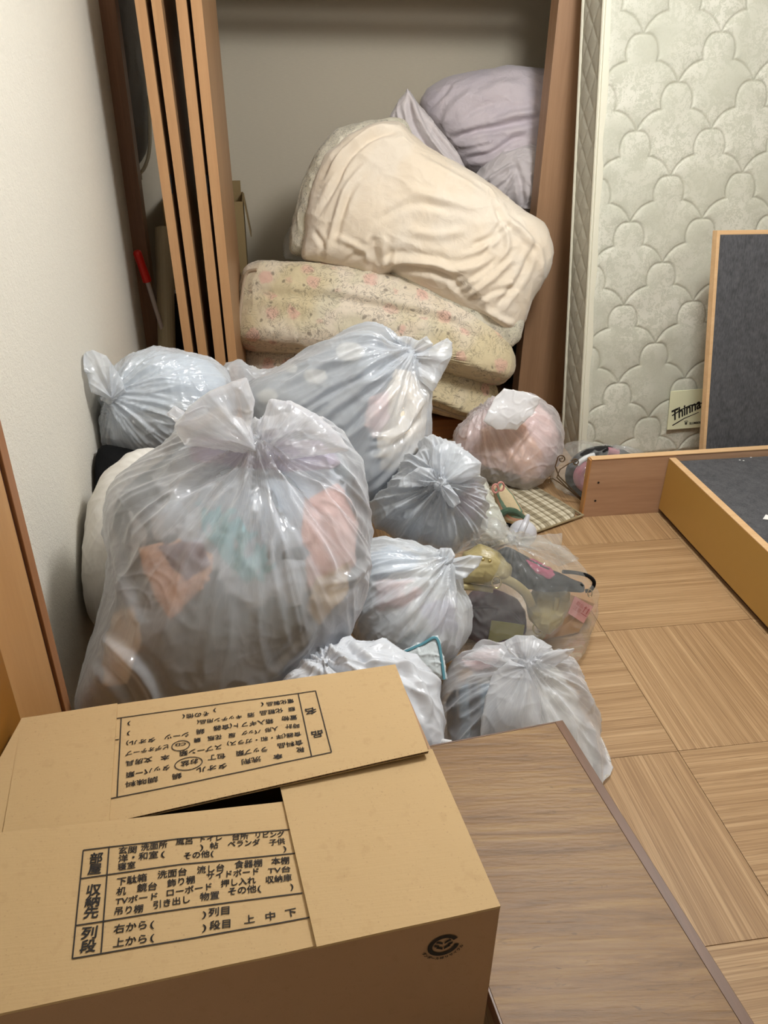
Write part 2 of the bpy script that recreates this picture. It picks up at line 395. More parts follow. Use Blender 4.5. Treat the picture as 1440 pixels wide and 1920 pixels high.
def garment(s, label, outline, mat, inset=.012, t=.03, N=22, seed=3, name='garment', cat='clothes', cr=.005, group=None):
    """a flattened piece of clothing lying just under the film of bag s"""
    ab = []
    for p in outline:
        P = s.surf(p, inset)-s.C; ab.append([P@s.r, P@s.u])
    ab = np.array(ab); x, y = ab[:, 0], ab[:, 1]; x1, y1 = np.roll(x, -1), np.roll(y, -1); w = x*y1-x1*y
    c = np.array([((x+x1)*w).sum(), ((y+y1)*w).sum()])/(3*w.sum())
    S = radial(ab-c, 4); U, F = cubesphere(N); rho = np.hypot(U[:, 0], U[:, 1]); ang = np.arctan2(U[:, 1], U[:, 0])
    f = (ang+np.pi)/(2*np.pi)*720; i = np.floor(f).astype(int); Sg = S[i % 720]
    q = c+np.stack([np.cos(ang), np.sin(ang)], 1)*(rho**.7*Sg)[:, None]
    z = s.zout(q)-inset-t+np.sign(U[:, 2])*np.abs(U[:, 2])**.7*t
    V = s.C+q[:, :1]*s.r+q[:, 1:]*s.u+z[:, None]*s.n
    Nn = vnormals(V, F); V = V+Nn*(cr*crumple(V, 16, seed)-.002)[:, None]
    return tag(npobj(name, under(s, clampV(V, .014, -.486)), F, mat, None, origin=tuple(s.C)), label, cat, group)
# ------------------------------------------------ room shell
YC = 3.35   # front plane of the closet
YB = 4.10   # closet back wall
XL = -.505  # left wall
def wallpaper(name, c, stip=280, lines=False):
    t = NT(name); v = t.co(); n = t.noise(v, stip, 2); n2 = t.noise(v, 90, 3)
    if lines:
        l = t.noise(t.co(scale=(40, 40, 520)), 1, 3); h = t.math('ADD', l.outputs[0], t.math('MULTIPLY', n2.outputs[0], .4))
        col = t.mix(l.outputs[0], hx(c), tuple(x*.86 for x in hx(c)[:3])+(1,))
        return t.done(t.bsdf(col, .85, t.bump(h, .15, .002)))
    col = t.mix(t.math('MULTIPLY', n2.outputs[0], .5), hx(c), tuple(x*.85 for x in hx(c)[:3])+(1,))
    return t.done(t.bsdf(col, .85, t.bump(t.math('ADD', n.outputs[0], n2.outputs[0]), .45, .004)))
M_wall = wallpaper('wallpaper_room', '#e0dacd'); M_closet = wallpaper('wallpaper_closet', '#d6cbb5', lines=True)
def struct(name, bm, m, parent=None, kind='structure'):
    o = obj(name, bm, m, parent)
    if parent is None: o['kind'] = kind
    return o
XR = 3.1; YN = -1.6; ZC = 2.4
struct('wall_left', box((XL-.1, YN, 0), (XL, YC, ZC)), M_wall)
struct('wall_right', box((XR, YN, 0), (XR+.1, YC, ZC)), M_wall)
struct('wall_front', box((XL-.1, YN-.1, 0), (XR+.1, YN, ZC)), M_wall)
bw = box((1.38, YC, 0), (XR+.1, YC+.1, ZC)); struct('wall_back', bw, M_wall)
struct('ceiling', box((XL-.1, YN-.1, ZC), (XR+.1, YB+.1, ZC+.1)), plain('ceiling_paint', '#e8e4dc', .9))
struct('wall_closet_back', box((-.85, YB, 0), (2.0, YB+.1, ZC)), M_closet)
struct('wall_closet_left', box((-.80, YC+.02, 0), (-.70, YB, ZC)), M_closet)
struct('wall_closet_right', box((1.9, YC+.1, 0), (2.0, YB, ZC)), M_closet)
M_jamb_shade = wood('jamb_wood_shaded', '#6e4d35', '#8a6247', 2, 1.0, .5)  # left jamb coloured darker for the shadow of the folded doors
M_jamb = wood('jamb_wood', '#9a7556', '#b18b69', 2, 1.0, .5)
struct('trim_1', box((XL-.18, YC, 0), (XL+.055, YC+.09, 1.78), .002), M_jamb_shade)
struct('trim_2', box((1.15, YC, 0), (1.38, YC+.09, 1.78), .002), M_jamb)
struct('trim_3', box((XL-.18, YC, 1.78), (1.38, YC+.09, 1.86), .002), M_jamb)
struct('wall_lintel', box((XL-.2, YC+.005, 1.86), (1.39, YC+.085, ZC)), M_wall)

# ------------------------------------------------ floor of large strip-patterned tiles
TS = .4695; TX0, TY0 = .934, 1.726
tt = NT('floor_strips')
oi = tt.n('ShaderNodeObjectInfo'); v0 = tt.n('ShaderNodeTexCoord').outputs['Object']
off = tt.n('ShaderNodeVectorMath', _operation='SCALE', i0=tt.n('ShaderNodeCombineXYZ', X=oi.outputs['Random'], Y=oi.outputs['Random'], Z=0.0).outputs[0]); off.inputs['Scale'].default_value = 37.0
v = tt.n('ShaderNodeVectorMath', _operation='ADD', i0=v0, i1=off.outputs[0]).outputs[0]
sp = tt.n('ShaderNodeSeparateXYZ', Vector=v); spy = sp.outputs[1]
row = tt.math('FLOOR', tt.math('DIVIDE', spy, .0117)); fr = tt.math('FRACT', tt.math('DIVIDE', spy, .0117))
rn = tt.n('ShaderNodeTexWhiteNoise', _noise_dimensions='1D', W=row).outputs[0]
mp = tt.n('ShaderNodeMapping', Vector=v, Scale=(3, 240, 1)).outputs[0]; g = tt.noise(mp, 1.0, 5, .65, .2)
mp2 = tt.n('ShaderNodeMapping', Vector=v, Scale=(9, 300, 1)).outputs[0]; g2 = tt.noise(mp2, 1.0, 3, .6)
base = tt.ramp(tt.math('MULTIPLY_ADD', rn, .16, tt.math('MULTIPLY', g.outputs[0], .87)), [(.28, hx('#876745')), (.5, hx('#a98760')), (.72, hx('#c2a27a'))])
seam = tt.ramp(fr, [(0, (1,1,1,1)), (.10, (0,0,0,1)), (.92, (0,0,0,1)), (1, (1,1,1,1))])
fleck = tt.ramp(g2.outputs[0], [(.62, (0,0,0,1)), (.70, (1,1,1,1))])
base = tt.mix(tt.math('MULTIPLY', seam, tt.math('MULTIPLY_ADD', g.outputs[0], 1.5, -.25)), base, hx('#745536'))
base = tt.mix(tt.math('MULTIPLY', fleck, .6), base, hx('#6e5136'))
M_floor = tt.done(tt.bsdf(base, tt.math('MULTIPLY_ADD', g.outputs[0], .2, .38), tt.bump(tt.math('SUBTRACT', g.outputs[0], tt.math('MULTIPLY', seam, .5)), .12, .002)))
fl = struct('floor', box((XL-.1, YN-.1, -.06), (XR+.1, YB+.1, -.003)), plain('floor_seam', '#6b4a2c', .8))
tb_ = box((-TS/2+.0006, -TS/2+.0006, -.003), (TS/2-.0006, TS/2-.0006, 0), .0006); tme = None
for i in range(-4, 5):
    for j in range(-8, 4):
        x0, y0 = TX0+i*TS, TY0+j*TS
        if x0+TS < XL or x0 > XR or y0 > YC: continue
        if tme is None:
            o = obj('floor_tile', tb_, M_floor, fl); tme = o.data
        else: o = link('floor_tile', tme, fl)
        o.location = (x0+TS/2, y0+TS/2, 0); 
        if (i+j) % 2: o.rotation_euler = (0, 0, math.pi/2)

# ------------------------------------------------ folded closet doors (four narrow panels seen edge-on)
M_dedge = wood('door_edge_wood', '#b6885c', '#c5986c', 2, 1.2, .5, 26, .03); M_dface = wood('door_face_wood', '#8d6b4b', '#a07c58', 2, 1.0, .45)
YD = 2.93
def doorpanel(i, xt0, xt1, xb0, xb1, yt, yb, label):
    P = [at(xb0, yb, Y=YD), at(xb1, yb, Y=YD), at(xt0, yt, Y=YD), at(xt1, yt, Y=YD)]
    # extend the edge lines from z=1.84 to z=.02
    def ex(a, b, z): t = (z-a[2])/(b[2]-a[2]); q = a+(b-a)*t; return q
    B0, B1, T0, T1 = ex(P[0], P[2], .02), ex(P[1], P[3], .02), ex(P[0], P[2], 1.765), ex(P[1], P[3], 1.765)
    dy = np.array([0.03, .42, 0]); r = thing('door_panel', tuple((B0+B1)/2), label, 'door', 'folded closet door panels')
    sk = .0015; f = np.array([0, sk, 0])
    obj('panel_face', hexa([B0+f, B1+f, B1+dy, B0+dy, T0+f, T1+f, T1+dy, T0+dy], .0015), M_dface, r)
    obj('edge_strip', hexa([B0, B1, B1+f, B0+f, T0, T1, T1+f, T0+f]), M_dedge, r)
    return r
DP = [(252, 272, 346, 362), (283, 302, 371, 388), (329, 349, 402, 421), (357, 378, 426, 443)]
names = ['leftmost upright closet door panel, nearest the hanging coat', 'second closet door panel from the left, by the wide dark gap',
         'third closet door panel from the left, right of the wide dark gap', 'rightmost closet door panel, beside the open grey closet wall']
for i, (a, b, c, d) in enumerate(DP):
    r = doorpanel(i, a, b, c, d, 0, 660, names[i])
M_black = plain('black_plastic', '#0e0e10', .5); M_steel = plain('steel', '#b9b9b7', .3, Metallic=1.0)
for (x, y) in ((319, 345), (387, 345)):   # hinge blocks between the panels
    p = at(x, y, Y=YD+.02); b = box(p-[.006, .01, .03], p+[.006, .012, .03], .001)
    o = obj('hinge', b, M_black, None, origin=tuple(p)); tag(o, 'small black hinge between the '+('two left' if x < 350 else 'two right')+' closet door panels', 'hinge')

# ------------------------------------------------ mattress
def mattress():
    P = .286; H = .153
    # stitch curve of one motif in (u,v), top at origin, going down
    def arc(p0, p1, bul, n=14):
        p0, p1 = np.array(p0), np.array(p1); t = np.linspace(0, 1, n)[:, None]; d = p1-p0; nn = np.array([d[1], -d[0]]); 
        return p0+d*t+nn*bul*4*t*(1-t)
    right = np.concatenate([[[0, 0]], np.array([[.028, -.003], [.047, -.017], [.057, -.040], [.060, -.064], [.056, -.084]]), arc((.056, -.084), (P/2-.004, -H+.006), -.13), [[P/2, -H]]])
    pts = smoothpath(right, 4)[:]; pts = np.array(pts); pts = np.concatenate([pts[::-1]*[-1, 1], pts])
    W = 200; uu, vv = np.meshgrid((np.arange(W)+.5)/W*P, (np.arange(W)+.5)/W*2*H, indexing='ij'); G = np.stack([uu.ravel(), vv.ravel()], 1)
    D = np.full(len(G), 9.)
    for k in range(-1, 4):
        for m in range(-2, 3):
            o = np.array([m*P+(k % 2)*P/2, k*H+H]); q = pts+o
            for i in range(len(q)-1):
                d, _ = seglen(G, q[i], q[i+1]); D = np.minimum(D, d)
    D = D.reshape(W, W)
    w, h, th = .98, 1.95, .20; nx, nz = 330, 640
    X, Z = np.meshgrid(np.linspace(0, w, nx), np.linspace(0, h, nz), indexing='ij')
    d = D[((X/P % 1)*W).astype(int) % W, ((((Z-.02)/(2*H)) % 1)*W).astype(int) % W]
    y = -.0035*(1-np.exp(-(d/.0035)**2))-.006*(1-np.exp(-d/.022))+.004*pn(np.stack([X.ravel()*7, Z.ravel()*7, X.ravel()*0], 1), 3).reshape(X.shape)
    e = np.minimum(np.minimum(X, w-X), np.minimum(Z, h-Z)); y = np.where(e < .03, y*(e/.03)+(1-np.clip(e/.03, 0, 1))*.006, y)
    return X, Z, y, w, h, th, d
X, Z, y, mw, mh, mth, md_ = mattress()
blf = at(1087, 868, Z=.012); tilt = math.radians(-1.9); leanm = math.radians(8.2)
MM = Matrix.Translation(Vector(blf)) @ Matrix.Rotation(tilt, 4, 'Y') @ Matrix.Rotation(-leanm, 4, 'X')
def mtx(V): V = np.asarray(V, float); m = np.array(MM); return V@m[:3, :3].T+m[:3, 3]
t = NT('mattress_damask'); v = t.co()
n1 = t.n('ShaderNodeTexVoronoi', Vector=t.n('ShaderNodeVectorMath', _operation='ADD', i0=v, i1=t.noise(v, 30, 3).outputs['Color']).outputs[0], Scale=34.0)
n2 = t.noise(v, 22, 5, .6, 1.6); n3 = t.noise(v, 60, 4, .6, 2.5)
f = t.ramp(t.math('MULTIPLY_ADD', n3.outputs[0], .5, t.math('MULTIPLY', n2.outputs[0], .5)), [(.485, (0,0,0,1)), (.505, (1,1,1,1))])
f2 = t.ramp(n1.outputs['Distance'], [(.28, (1,1,1,1)), (.34, (0,0,0,1))])
f = t.math('MULTIPLY', t.math('MAXIMUM', f, f2), t.ramp(t.noise(v, 4.2, 2).outputs[0], [(.35, (.15,.15,.15,1)), (.6, (1,1,1,1))]))
col = t.mix(f, hx('#c0c0b0'), hx('#d9d7ca')); col = t.mix(t.math('MULTIPLY', t.noise(v, 2.5, 3).outputs[0], .25), col, hx('#aaa58d'))
col = t.mix(t.math('MULTIPLY', t.ramp(t.n('ShaderNodeAttribute', _attribute_name='fold').outputs['Fac'], [(.12, (1,1,1,1)), (.45, (0,0,0,1))]), .4), col, hx('#8d8974'))
M_mat = t.done(t.bsdf(col, .62, t.bump(f, .12, .002), Sheen_Weight=.2))
M_side = plain('mattress_side_cloth', '#bcb8a8', .7, .3, 120); M_pipe = plain('mattress_tape', '#d9d5c2', .7)
mr = thing('mattress', tuple(blf), 'cream damask single mattress leaning upright against the wall right of the closet', 'mattress')
nx, nz = X.shape; V = mtx(np.stack([X.ravel(), y.ravel(), Z.ravel()], 1)); idx = np.arange(nx*nz).reshape(nx, nz)
F = np.stack([idx[:-1, :-1], idx[1:, :-1], idx[1:, 1:], idx[:-1, 1:]], -1).reshape(-1, 4)
npobj('quilted_face', V, F, M_mat, mr, attr=np.stack([md_.ravel()*100]*3, 1))
# side faces with diamond stitching
ny = 40; yy, zz = np.meshgrid(np.linspace(0, mth, ny), np.linspace(0, mh, nz), indexing='ij')
dd = np.minimum(np.abs(((zz+yy*1.1)/.11) % 1-.5), np.abs(((zz-yy*1.1)/.11) % 1-.5))
xs = -.005*(1-np.exp(-dd/.12))*np.clip(np.minimum(yy, mth-yy)/.02, 0, 1)
idx = np.arange(ny*nz).reshape(ny, nz); F2 = np.stack([idx[:-1, :-1], idx[:-1, 1:], idx[1:, 1:], idx[1:, :-1]], -1).reshape(-1, 4)
npobj('side_panel', mtx(np.stack([xs.ravel(), yy.ravel(), zz.ravel()], 1)), F2, M_side, mr)
b = box((.004, .012, .004), (mw, mth, mh), 0, None, MM); obj('mattress_core', b, M_side, mr)
for yq in (0.006, mth):
    obj('edge_piping', tube(mtx([(-.003, yq, 0), (-.003, yq, mh), (mw, yq, mh), (mw, yq, 0)]), .0075, n=8, closed=True), M_pipe, mr)
obj('edge_tape', box((.0, -.004, .0), (.026, .006, mh), .003, None, MM), M_pipe, mr)
def mat_uv(px, dz=-.02):
    """pixel -> local (x,z) on the mattress face"""
    Mi = np.array(MM.inverted()); d = Mi[:3, :3]@ray(*px); o = Mi[:3, :3]@CAMP+Mi[:3, 3]; tq = (dz-o[1])/d[1]; q = o+d*tq; return q[0], q[2]
# ---- text helper
def textmesh(s, M, size=1.0, width=None, bold=.0, shear=0.0, extr=.0002, align='LEFT'):
    cu = bpy.data.curves.new('txt', 'FONT'); cu.body = s; cu.size = size; cu.offset = bold; cu.shear = shear; cu.extrude = 0; cu.resolution_u = 3
    cu.align_x = align
    o = bpy.data.objects.new('txt', cu); COL.objects.link(o); dg = bpy.context.evaluated_depsgraph_get(); dg.update()
    me = bpy.data.meshes.new_from_object(o.evaluated_get(dg)); bpy.data.objects.remove(o)
    b = bmesh.new(); b.from_mesh(me); bpy.data.meshes.remove(me)
    if b.verts and width:
        x0 = min(q.co.x for q in b.verts); x1 = max(q.co.x for q in b.verts); k = width/max(x1-x0, 1e-6)
        for q in b.verts: q.co.x = (q.co.x-x0)*k
    bmesh.ops.transform(b, matrix=M, verts=b.verts); return b
lx0, lz1 = mat_uv((1257, 733)); lx1, lz0 = mat_uv((1320, 800))
lx1 = lx0+.155
M_lab = plain('label_satin', '#e4e3bf', .35, .2, 40)
obj('brand_label', box((lx0, -.026, lz0), (lx1, -.021, lz1), .0015, None, MM), M_lab, mr)
M_ink = plain('black_ink', '#1d1912', .7)
lb = mr.children[-1]
Fm = MM @ Matrix.Translation((lx0, -.0268, lz0)) @ Matrix.Rotation(math.pi/2, 4, 'X')
hh = lz1-lz0; b = textmesh('Thinna', Fm @ Matrix.Translation((.024, .040, 0)) @ Matrix.Rotation(.38, 4, 'Z'), .062, .125, .0016, .35)
def stroke(bm, pts, w0, M, w1=None):
    w1 = w1 or w0; bb = bmesh.new(); n = len(pts); L = []
    for i, p in enumerate(pts):
        a = np.array(pts[max(i-1, 0)], float); c = np.array(pts[min(i+1, n-1)], float); d = c-a; d /= max(np.linalg.norm(d), 1e-9); w = w0+(w1-w0)*i/(n-1)
        q = np.array([-d[1], d[0]])*w/2; L.append((bb.verts.new((p[0]+q[0], p[1]+q[1], 0)), bb.verts.new((p[0]-q[0], p[1]-q[1], 0))))
    for i in range(n-1): bb.faces.new((L[i][0], L[i][1], L[i+1][1], L[i+1][0]))
    bmesh.ops.transform(bb, matrix=M, verts=bb.verts); return merge(bm, bb)
b = stroke(b, [(.014, .060), (.05, .082), (.09, .098), (.14, .104)], .005, Fm); b = stroke(b, [(.02, .018), (.07, .045), (.13, .066)], .005, Fm, .003)
b = merge(b, textmesh('♛', Fm @ Matrix.Translation((.07, .018, 0)), .022, .018)); b = merge(b, textmesh('SLUMBER', Fm @ Matrix.Translation((.094, .017, 0)), .013, .05, .0004))
obj('label_lettering', b, M_ink, lb)

# ------------------------------------------------ grey felt panel leaning right, bed frame
M_felt = NT('grey_felt'); v = M_felt.co(scale=(260, 260, 40)); n = M_felt.noise(v, 1, 3); n2 = M_felt.noise(M_felt.co(), 40, 4)
M_felt = M_felt.done(M_felt.bsdf(M_felt.ramp(M_felt.math('MULTIPLY_ADD', n.outputs[0], .6, M_felt.math('MULTIPLY', n2.outputs[0], .4)), [(.35, hx('#414144')), (.65, hx('#5d5d60'))]), .95, M_felt.bump(n.outputs[0], .3, .002)))
M_lw = wood('pale_wood_edge', '#d2a878', '#e2bd90', 0, 1.0, .45)
M_ply = wood('plywood_face', '#9a7458', '#bf9b7d', 0, .55, .5, 16, .02, 1.6); M_lac = plain('honey_lacquer', '#b28a45', .32, .02, 300, .06)
M_bend = wood('board_end', '#b07b45', '#c08d55', 2, 1, .5)
pl, pbq = at(1345, 432, Y=2.66), at(1318, 842, Y=2.52)
k = (0.0-pbq[2])/(pl[2]-pbq[2]); b0 = pbq+(pl-pbq)*k; b0[2] = .005
gp = thing('bed_base_panel', tuple(b0), 'dark grey felt bed base panel with pale wood edges leaning against the mattress', 'panel')
axx = np.array([1.0, 0, 0]); upv = pl-b0; nn = np.cross(axx, upv); nn = nn/np.linalg.norm(nn)*-1  # towards camera is -y
nn = nn if nn[1] > 0 else -nn
def slab(o, a, b_, n, bev=.001): return hexa([o, o+a, o+a+n, o+n, o+b_, o+a+b_, o+a+b_+n, o+b_+n], bev)
obj('felt_face', slab(b0+axx*.012+nn*0, axx*.93, upv*.985, nn*.012), M_felt, gp)
obj('edge_strip', slab(b0, axx*.012, upv, nn*.03), M_lw, gp); obj('edge_strip', slab(b0+axx*.942, axx*.012, upv, nn*.03), M_lw, gp)
obj('edge_strip', slab(b0+axx*.012+upv*.985, axx*.93, upv*.015, nn*.03), M_lw, gp)
obj('backing_board', slab(b0+axx*.012+nn*.012, axx*.93, upv*.985, nn*.016), M_ply, gp)

bed = thing('bed', (1.41, 2.0, 0), 'low wooden bed frame with grey felt base on the floor at the right', 'bed')
obj('end_board', hexa([(1.113, 2.38, .0), (2.45, 2.38, .0), (2.45, 2.405, .0), (1.113, 2.405, .0), (1.117, 2.38, .234), (2.45, 2.38, .246), (2.45, 2.405, .246), (1.117, 2.405, .234)], .001), M_ply, bed)
obj('board_top_edge', hexa([(1.117, 2.378, .2345), (2.45, 2.378, .2465), (2.45, 2.407, .2465), (1.117, 2.407, .2345), (1.117, 2.378, .2375), (2.45, 2.378, .2495), (2.45, 2.407, .2495), (1.117, 2.407, .2375)], .0006), M_lw, bed)
obj('board_end', box((1.1105, 2.379, .0), (1.1165, 2.406, .2345), .0008), M_bend, bed)
for (x, yv) in ((1122, 905), (1116, 939)):
    p = at(x, yv, Y=2.3795); obj('screw_hole', cyl(p, p+np.array([0, -.0008, 0]), .0042, n=12), M_black, bed)
obj('side_rail', box((1.408, .25, .022), (1.432, 2.376, .226), .001), M_lac, bed)
obj('rail_top_edge', box((1.4075, .25, .2262), (1.4325, 2.376, .2295), .0006), M_lw, bed)
M_dk = wood('dark_plinth', '#3a2110', '#4c2d16', 1, 1, .6)
obj('plinth', box((1.424, .25, .001), (1.444, 2.376, .03), .001), M_dk, bed)
obj('side_rail', box((2.38, .25, .022), (2.404, 2.376, .226), .001), M_lac, bed)
obj('felt_base', box((1.434, .25, .18), (2.378, 2.376, .215), .003), M_felt, bed)
p = at(1445, 972, Z=.2155)
pb = bmesh.new(); q = [(-.03, -.004), (-.012, .012), (.01, .009), (.04, .022), (.06, -.01), (.03, -.03), (.005, -.016)]
vs = [pb.verts.new((p[0]+a, p[1]+c, .2165+.006*(i % 2))) for i, (a, c) in enumerate(q)]; f_ = pb.faces.new(vs); ex = bmesh.ops.extrude_face_region(pb, geom=[f_]); bmesh.ops.translate(pb, verts=[e for e in ex['geom'] if isinstance(e, bmesh.types.BMVert)], vec=(0, 0, .0015))
tag(obj('paper_scrap', pb, plain('white_paper', '#eceae6', .8), None, origin=tuple(p)), 'torn white paper scrap lying on the grey bed base', 'paper')
for i, (x, y_) in enumerate(((1387, 863), (1394, 864), (1408, 858))):
    p = at(x, y_, Z=.216); tag(obj('lint_speck', box(p-[.003, .002, 0], p+[.003, .002, .002], .0005), plain('lint', '#d8d8d6', .9) if i == 0 else bpy.data.materials['lint'], None, origin=tuple(p)), ['leftmost of three tiny white lint specks on the grey bed base', 'middle one of three tiny white lint specks on the grey bed base', 'rightmost of three tiny white lint specks on the grey bed base'][i], 'lint', 'white specks on the bed base')
# ------------------------------------------------ cardboard moving box with interleaved flaps
def cardboard(name, a, b, face=0.0):
    t = NT(name); v = t.co(); n = t.noise(v, 3, 3); n2 = t.noise(t.co(scale=(14, 400, 14)), 1, 2); n3 = t.noise(v, 300, 2); n4 = t.noise(v, 55, 3)
    col = t.mix(n.outputs[0], hx(a), hx(b)); col = t.mix(t.math('MULTIPLY', t.ramp(n4.outputs[0], [(.6, (0,0,0,1)), (.7, (1,1,1,1))]), .12), col, hx('#8c6a3e'))
    col = t.mix(t.math('MULTIPLY', t.ramp(n3.outputs[0], [(.66, (0,0,0,1)), (.72, (1,1,1,1))]), .25), col, hx('#7d6040'))
    return t.done(t.bsdf(col, .78, t.bump(n2.outputs[0], .12, .002, t.bump(n3.outputs[0], .08, .001, t.bump(n4.outputs[0], .12, .004)))))
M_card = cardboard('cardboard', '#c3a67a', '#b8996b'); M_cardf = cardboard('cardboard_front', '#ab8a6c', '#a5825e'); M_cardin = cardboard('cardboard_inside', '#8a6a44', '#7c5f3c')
ZB = .55
bA, bB, bC_ = at(938, 1703, Z=ZB), at(741, 1249, Z=ZB), at(590, 1778, Z=ZB)
ex_ = (bC_-bA); ex_ /= np.linalg.norm(ex_); ey_ = np.array([ex_[1], -ex_[0], 0]); ey_ = ey_ if ey_[1] > 0 else -ey_
ey2 = (bB-bA); DB = np.linalg.norm(ey2); ey2 /= DB; WB = .60
mb = thing('moving_box', (bA[0]-.3, bA[1]+.2, 0), 'large printed cardboard moving box with loosely interleaved flaps', 'box')
dn = np.array([0, 0, -1.0]); Az, Bz = bA, bB; Cz, Dz = bA+ex_*WB, bB+ex_*WB
th = .0045
def wallp(p, q, inn, m): obj('side_wall', hexa([p+dn*(ZB-.004), q+dn*(ZB-.004), q+inn+dn*(ZB-.004), p+inn+dn*(ZB-.004), p, q, q+inn, p+inn], .0012), m, mb)
wallp(Az, Cz, ey2*th, M_cardf); wallp(Az+ey2*th, Bz, ex_*th, M_cardf); wallp(Bz+ex_*th, Dz, -ey2*th, M_card); wallp(Cz+ey2*th, Dz-ey2*th, -ex_*th, M_card)
front_wall = mb.children[0]
obj('box_floor', hexa([Az+dn*(ZB-.005), Cz+dn*(ZB-.005), Dz+dn*(ZB-.005), Bz+dn*(ZB-.005), Az+dn*(ZB-.012), Cz+dn*(ZB-.012), Dz+dn*(ZB-.012), Bz+dn*(ZB-.012)]), M_cardin, mb)
class Flap:
    """a flap on the box top: hinge from h0 to h1, free edge f0 to f1; it lifts by z0..z1 at its free side"""
    def __init__(s, h0, h1, f1, f0, z0, z1, seed, warp=.0007, H=None):
        s.c = [np.array(p, float)[:2] for p in (h0, h1, f1, f0)]; s.z0, s.z1 = z0, z1; s.seed = seed; s.w = warp
        a, b_ = (s.c[0], s.c[1]) if H is None else (np.array(H[0])[:2], np.array(H[1])[:2])
        s.o = a; s.L = np.linalg.norm(b_-a); s.e = (b_-a)/s.L; n = np.array([-s.e[1], s.e[0]]); s.nn = n if n@(s.c[3]-a) > 0 else -n; s.D = DB*.5
    def zat(s, x, y):
        x, y = np.atleast_1d(x), np.atleast_1d(y); u = ((x-s.o[0])*s.e[0]+(y-s.o[1])*s.e[1])/s.L; v = ((x-s.o[0])*s.nn[0]+(y-s.o[1])*s.nn[1])/s.D
        return ZB+v*(s.z0+(s.z1-s.z0)*u)+s.w*pn(np.stack([x*14, y*14, x*0+s.seed], 1), s.seed)
    def px(s, p):
        z = .004
        for _ in range(6): q = onbox(p, z); z = float(s.zat(q[0], q[1])[0])-ZB+.0042
        return onbox(p, z)
    def build(s, mat, n=44, jag=0.0):
        u, v = np.meshgrid(np.linspace(0, 1, n), np.linspace(0, 1, n), indexing='ij'); u, v = u.ravel()[:, None], v.ravel()[:, None]
        h0, h1, f1, f0 = s.c; P = (h0*(1-u)+h1*u)*(1-v)+(f0*(1-u)+f1*u)*v
        z = s.zat(P[:, 0], P[:, 1]); T = np.column_stack([P[:, 0], P[:, 1], z+.0042]); B = np.column_stack([P[:, 0], P[:, 1], z])
        idx = np.arange(n*n).reshape(n, n); q = np.stack([idx[:-1, :-1], idx[1:, :-1], idx[1:, 1:], idx[:-1, 1:]], -1).reshape(-1, 4)
        ring = list(idx[:, 0])+list(idx[-1, 1:])+list(idx[-2::-1, -1])+list(idx[0, -2:0:-1]); ring = np.array(ring); r2 = np.roll(ring, -1)
        side = np.stack([ring, r2, r2+n*n, ring+n*n], 1); F = np.concatenate([q, q[:, ::-1]+n*n, side])
        return npobj('flap', np.concatenate([T, B]), F, mat, mb, smooth=False)
def onbox(p, z=0.0): return at(p[0], p[1], Z=ZB+z)
pA, pB, pC, pD = bA, bB, Cz, Dz
def mixp(a, b, t): return np.array(a)[:2]*(1-t)+np.array(b)[:2]*t
rf = Flap(pA, mixp(pA, pB, .57), onbox((516, 1438), -.002), onbox((594, 1779), .006), .006, -.006, 3, H=(pA, pB))
nl = onbox((0, 1568), .02); nr = onbox((330, 1531), .008); nd = (nl-nr)/np.linalg.norm(nl-nr)
nf = Flap(pC, mixp(pA, pA+ex_, .006), np.array(pA)[:2]+ey2[:2]*DB*.46+ex_[:2]*.02, (nl+nd*.08), .022, -.021, 5)
ff = Flap(pB, mixp(pD, pD, 0), onbox((205, 1542), .005)+(onbox((205, 1542), .005)-onbox((803, 1409), .014))*.45, onbox((803, 1409), .014), .0135, -.002, 7)
lf_ = Flap(pD, mixp(pD, pC, .56), onbox((203, 1556), .010), onbox((220, 1319), .009), .0088, .0085, 9)
OF = {}
OF['near'] = nf.build(M_card); OF['right'] = rf.build(M_card); OF['far'] = ff.build(M_card); OF['left'] = lf_.build(M_card)
# fluted cut edge of the far flap
f0, f1 = ff.c[3], ff.c[2]; nfl = 110; bmf = bmesh.new(); inn = (ff.c[0]-ff.c[3]); inn /= np.linalg.norm(inn); prev = None
for i in range(nfl+1):
    p = f0+(f1-f0)*i/nfl*.86-inn*.0012; z = float(ff.zat(p[0], p[1])[0])+(.0005 if i % 2 else .0037); q = p+inn*.004
    cur = (bmf.verts.new((p[0], p[1], z)), bmf.verts.new((q[0], q[1], z)), bmf.verts.new((p[0], p[1], z+.0006)), bmf.verts.new((q[0], q[1], z+.0006)))
    if prev: 
        for a, c in ((0, 1), (1, 3), (3, 2), (2, 0)): bmf.faces.new((prev[a], prev[c], cur[c], cur[a]))
    prev = cur
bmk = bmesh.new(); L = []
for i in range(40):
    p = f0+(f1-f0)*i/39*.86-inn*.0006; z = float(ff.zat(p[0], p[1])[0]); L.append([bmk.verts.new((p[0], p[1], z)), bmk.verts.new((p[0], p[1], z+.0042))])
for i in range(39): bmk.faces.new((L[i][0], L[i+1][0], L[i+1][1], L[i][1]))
obj('fluting', bmf, M_cardin, OF['far']); obj('flute_shade_strip', bmk, plain('painted_flute_shade', '#4a3622', .9), OF['far'])  # dark brown strip paints the shadow in the hollows of the cut edge
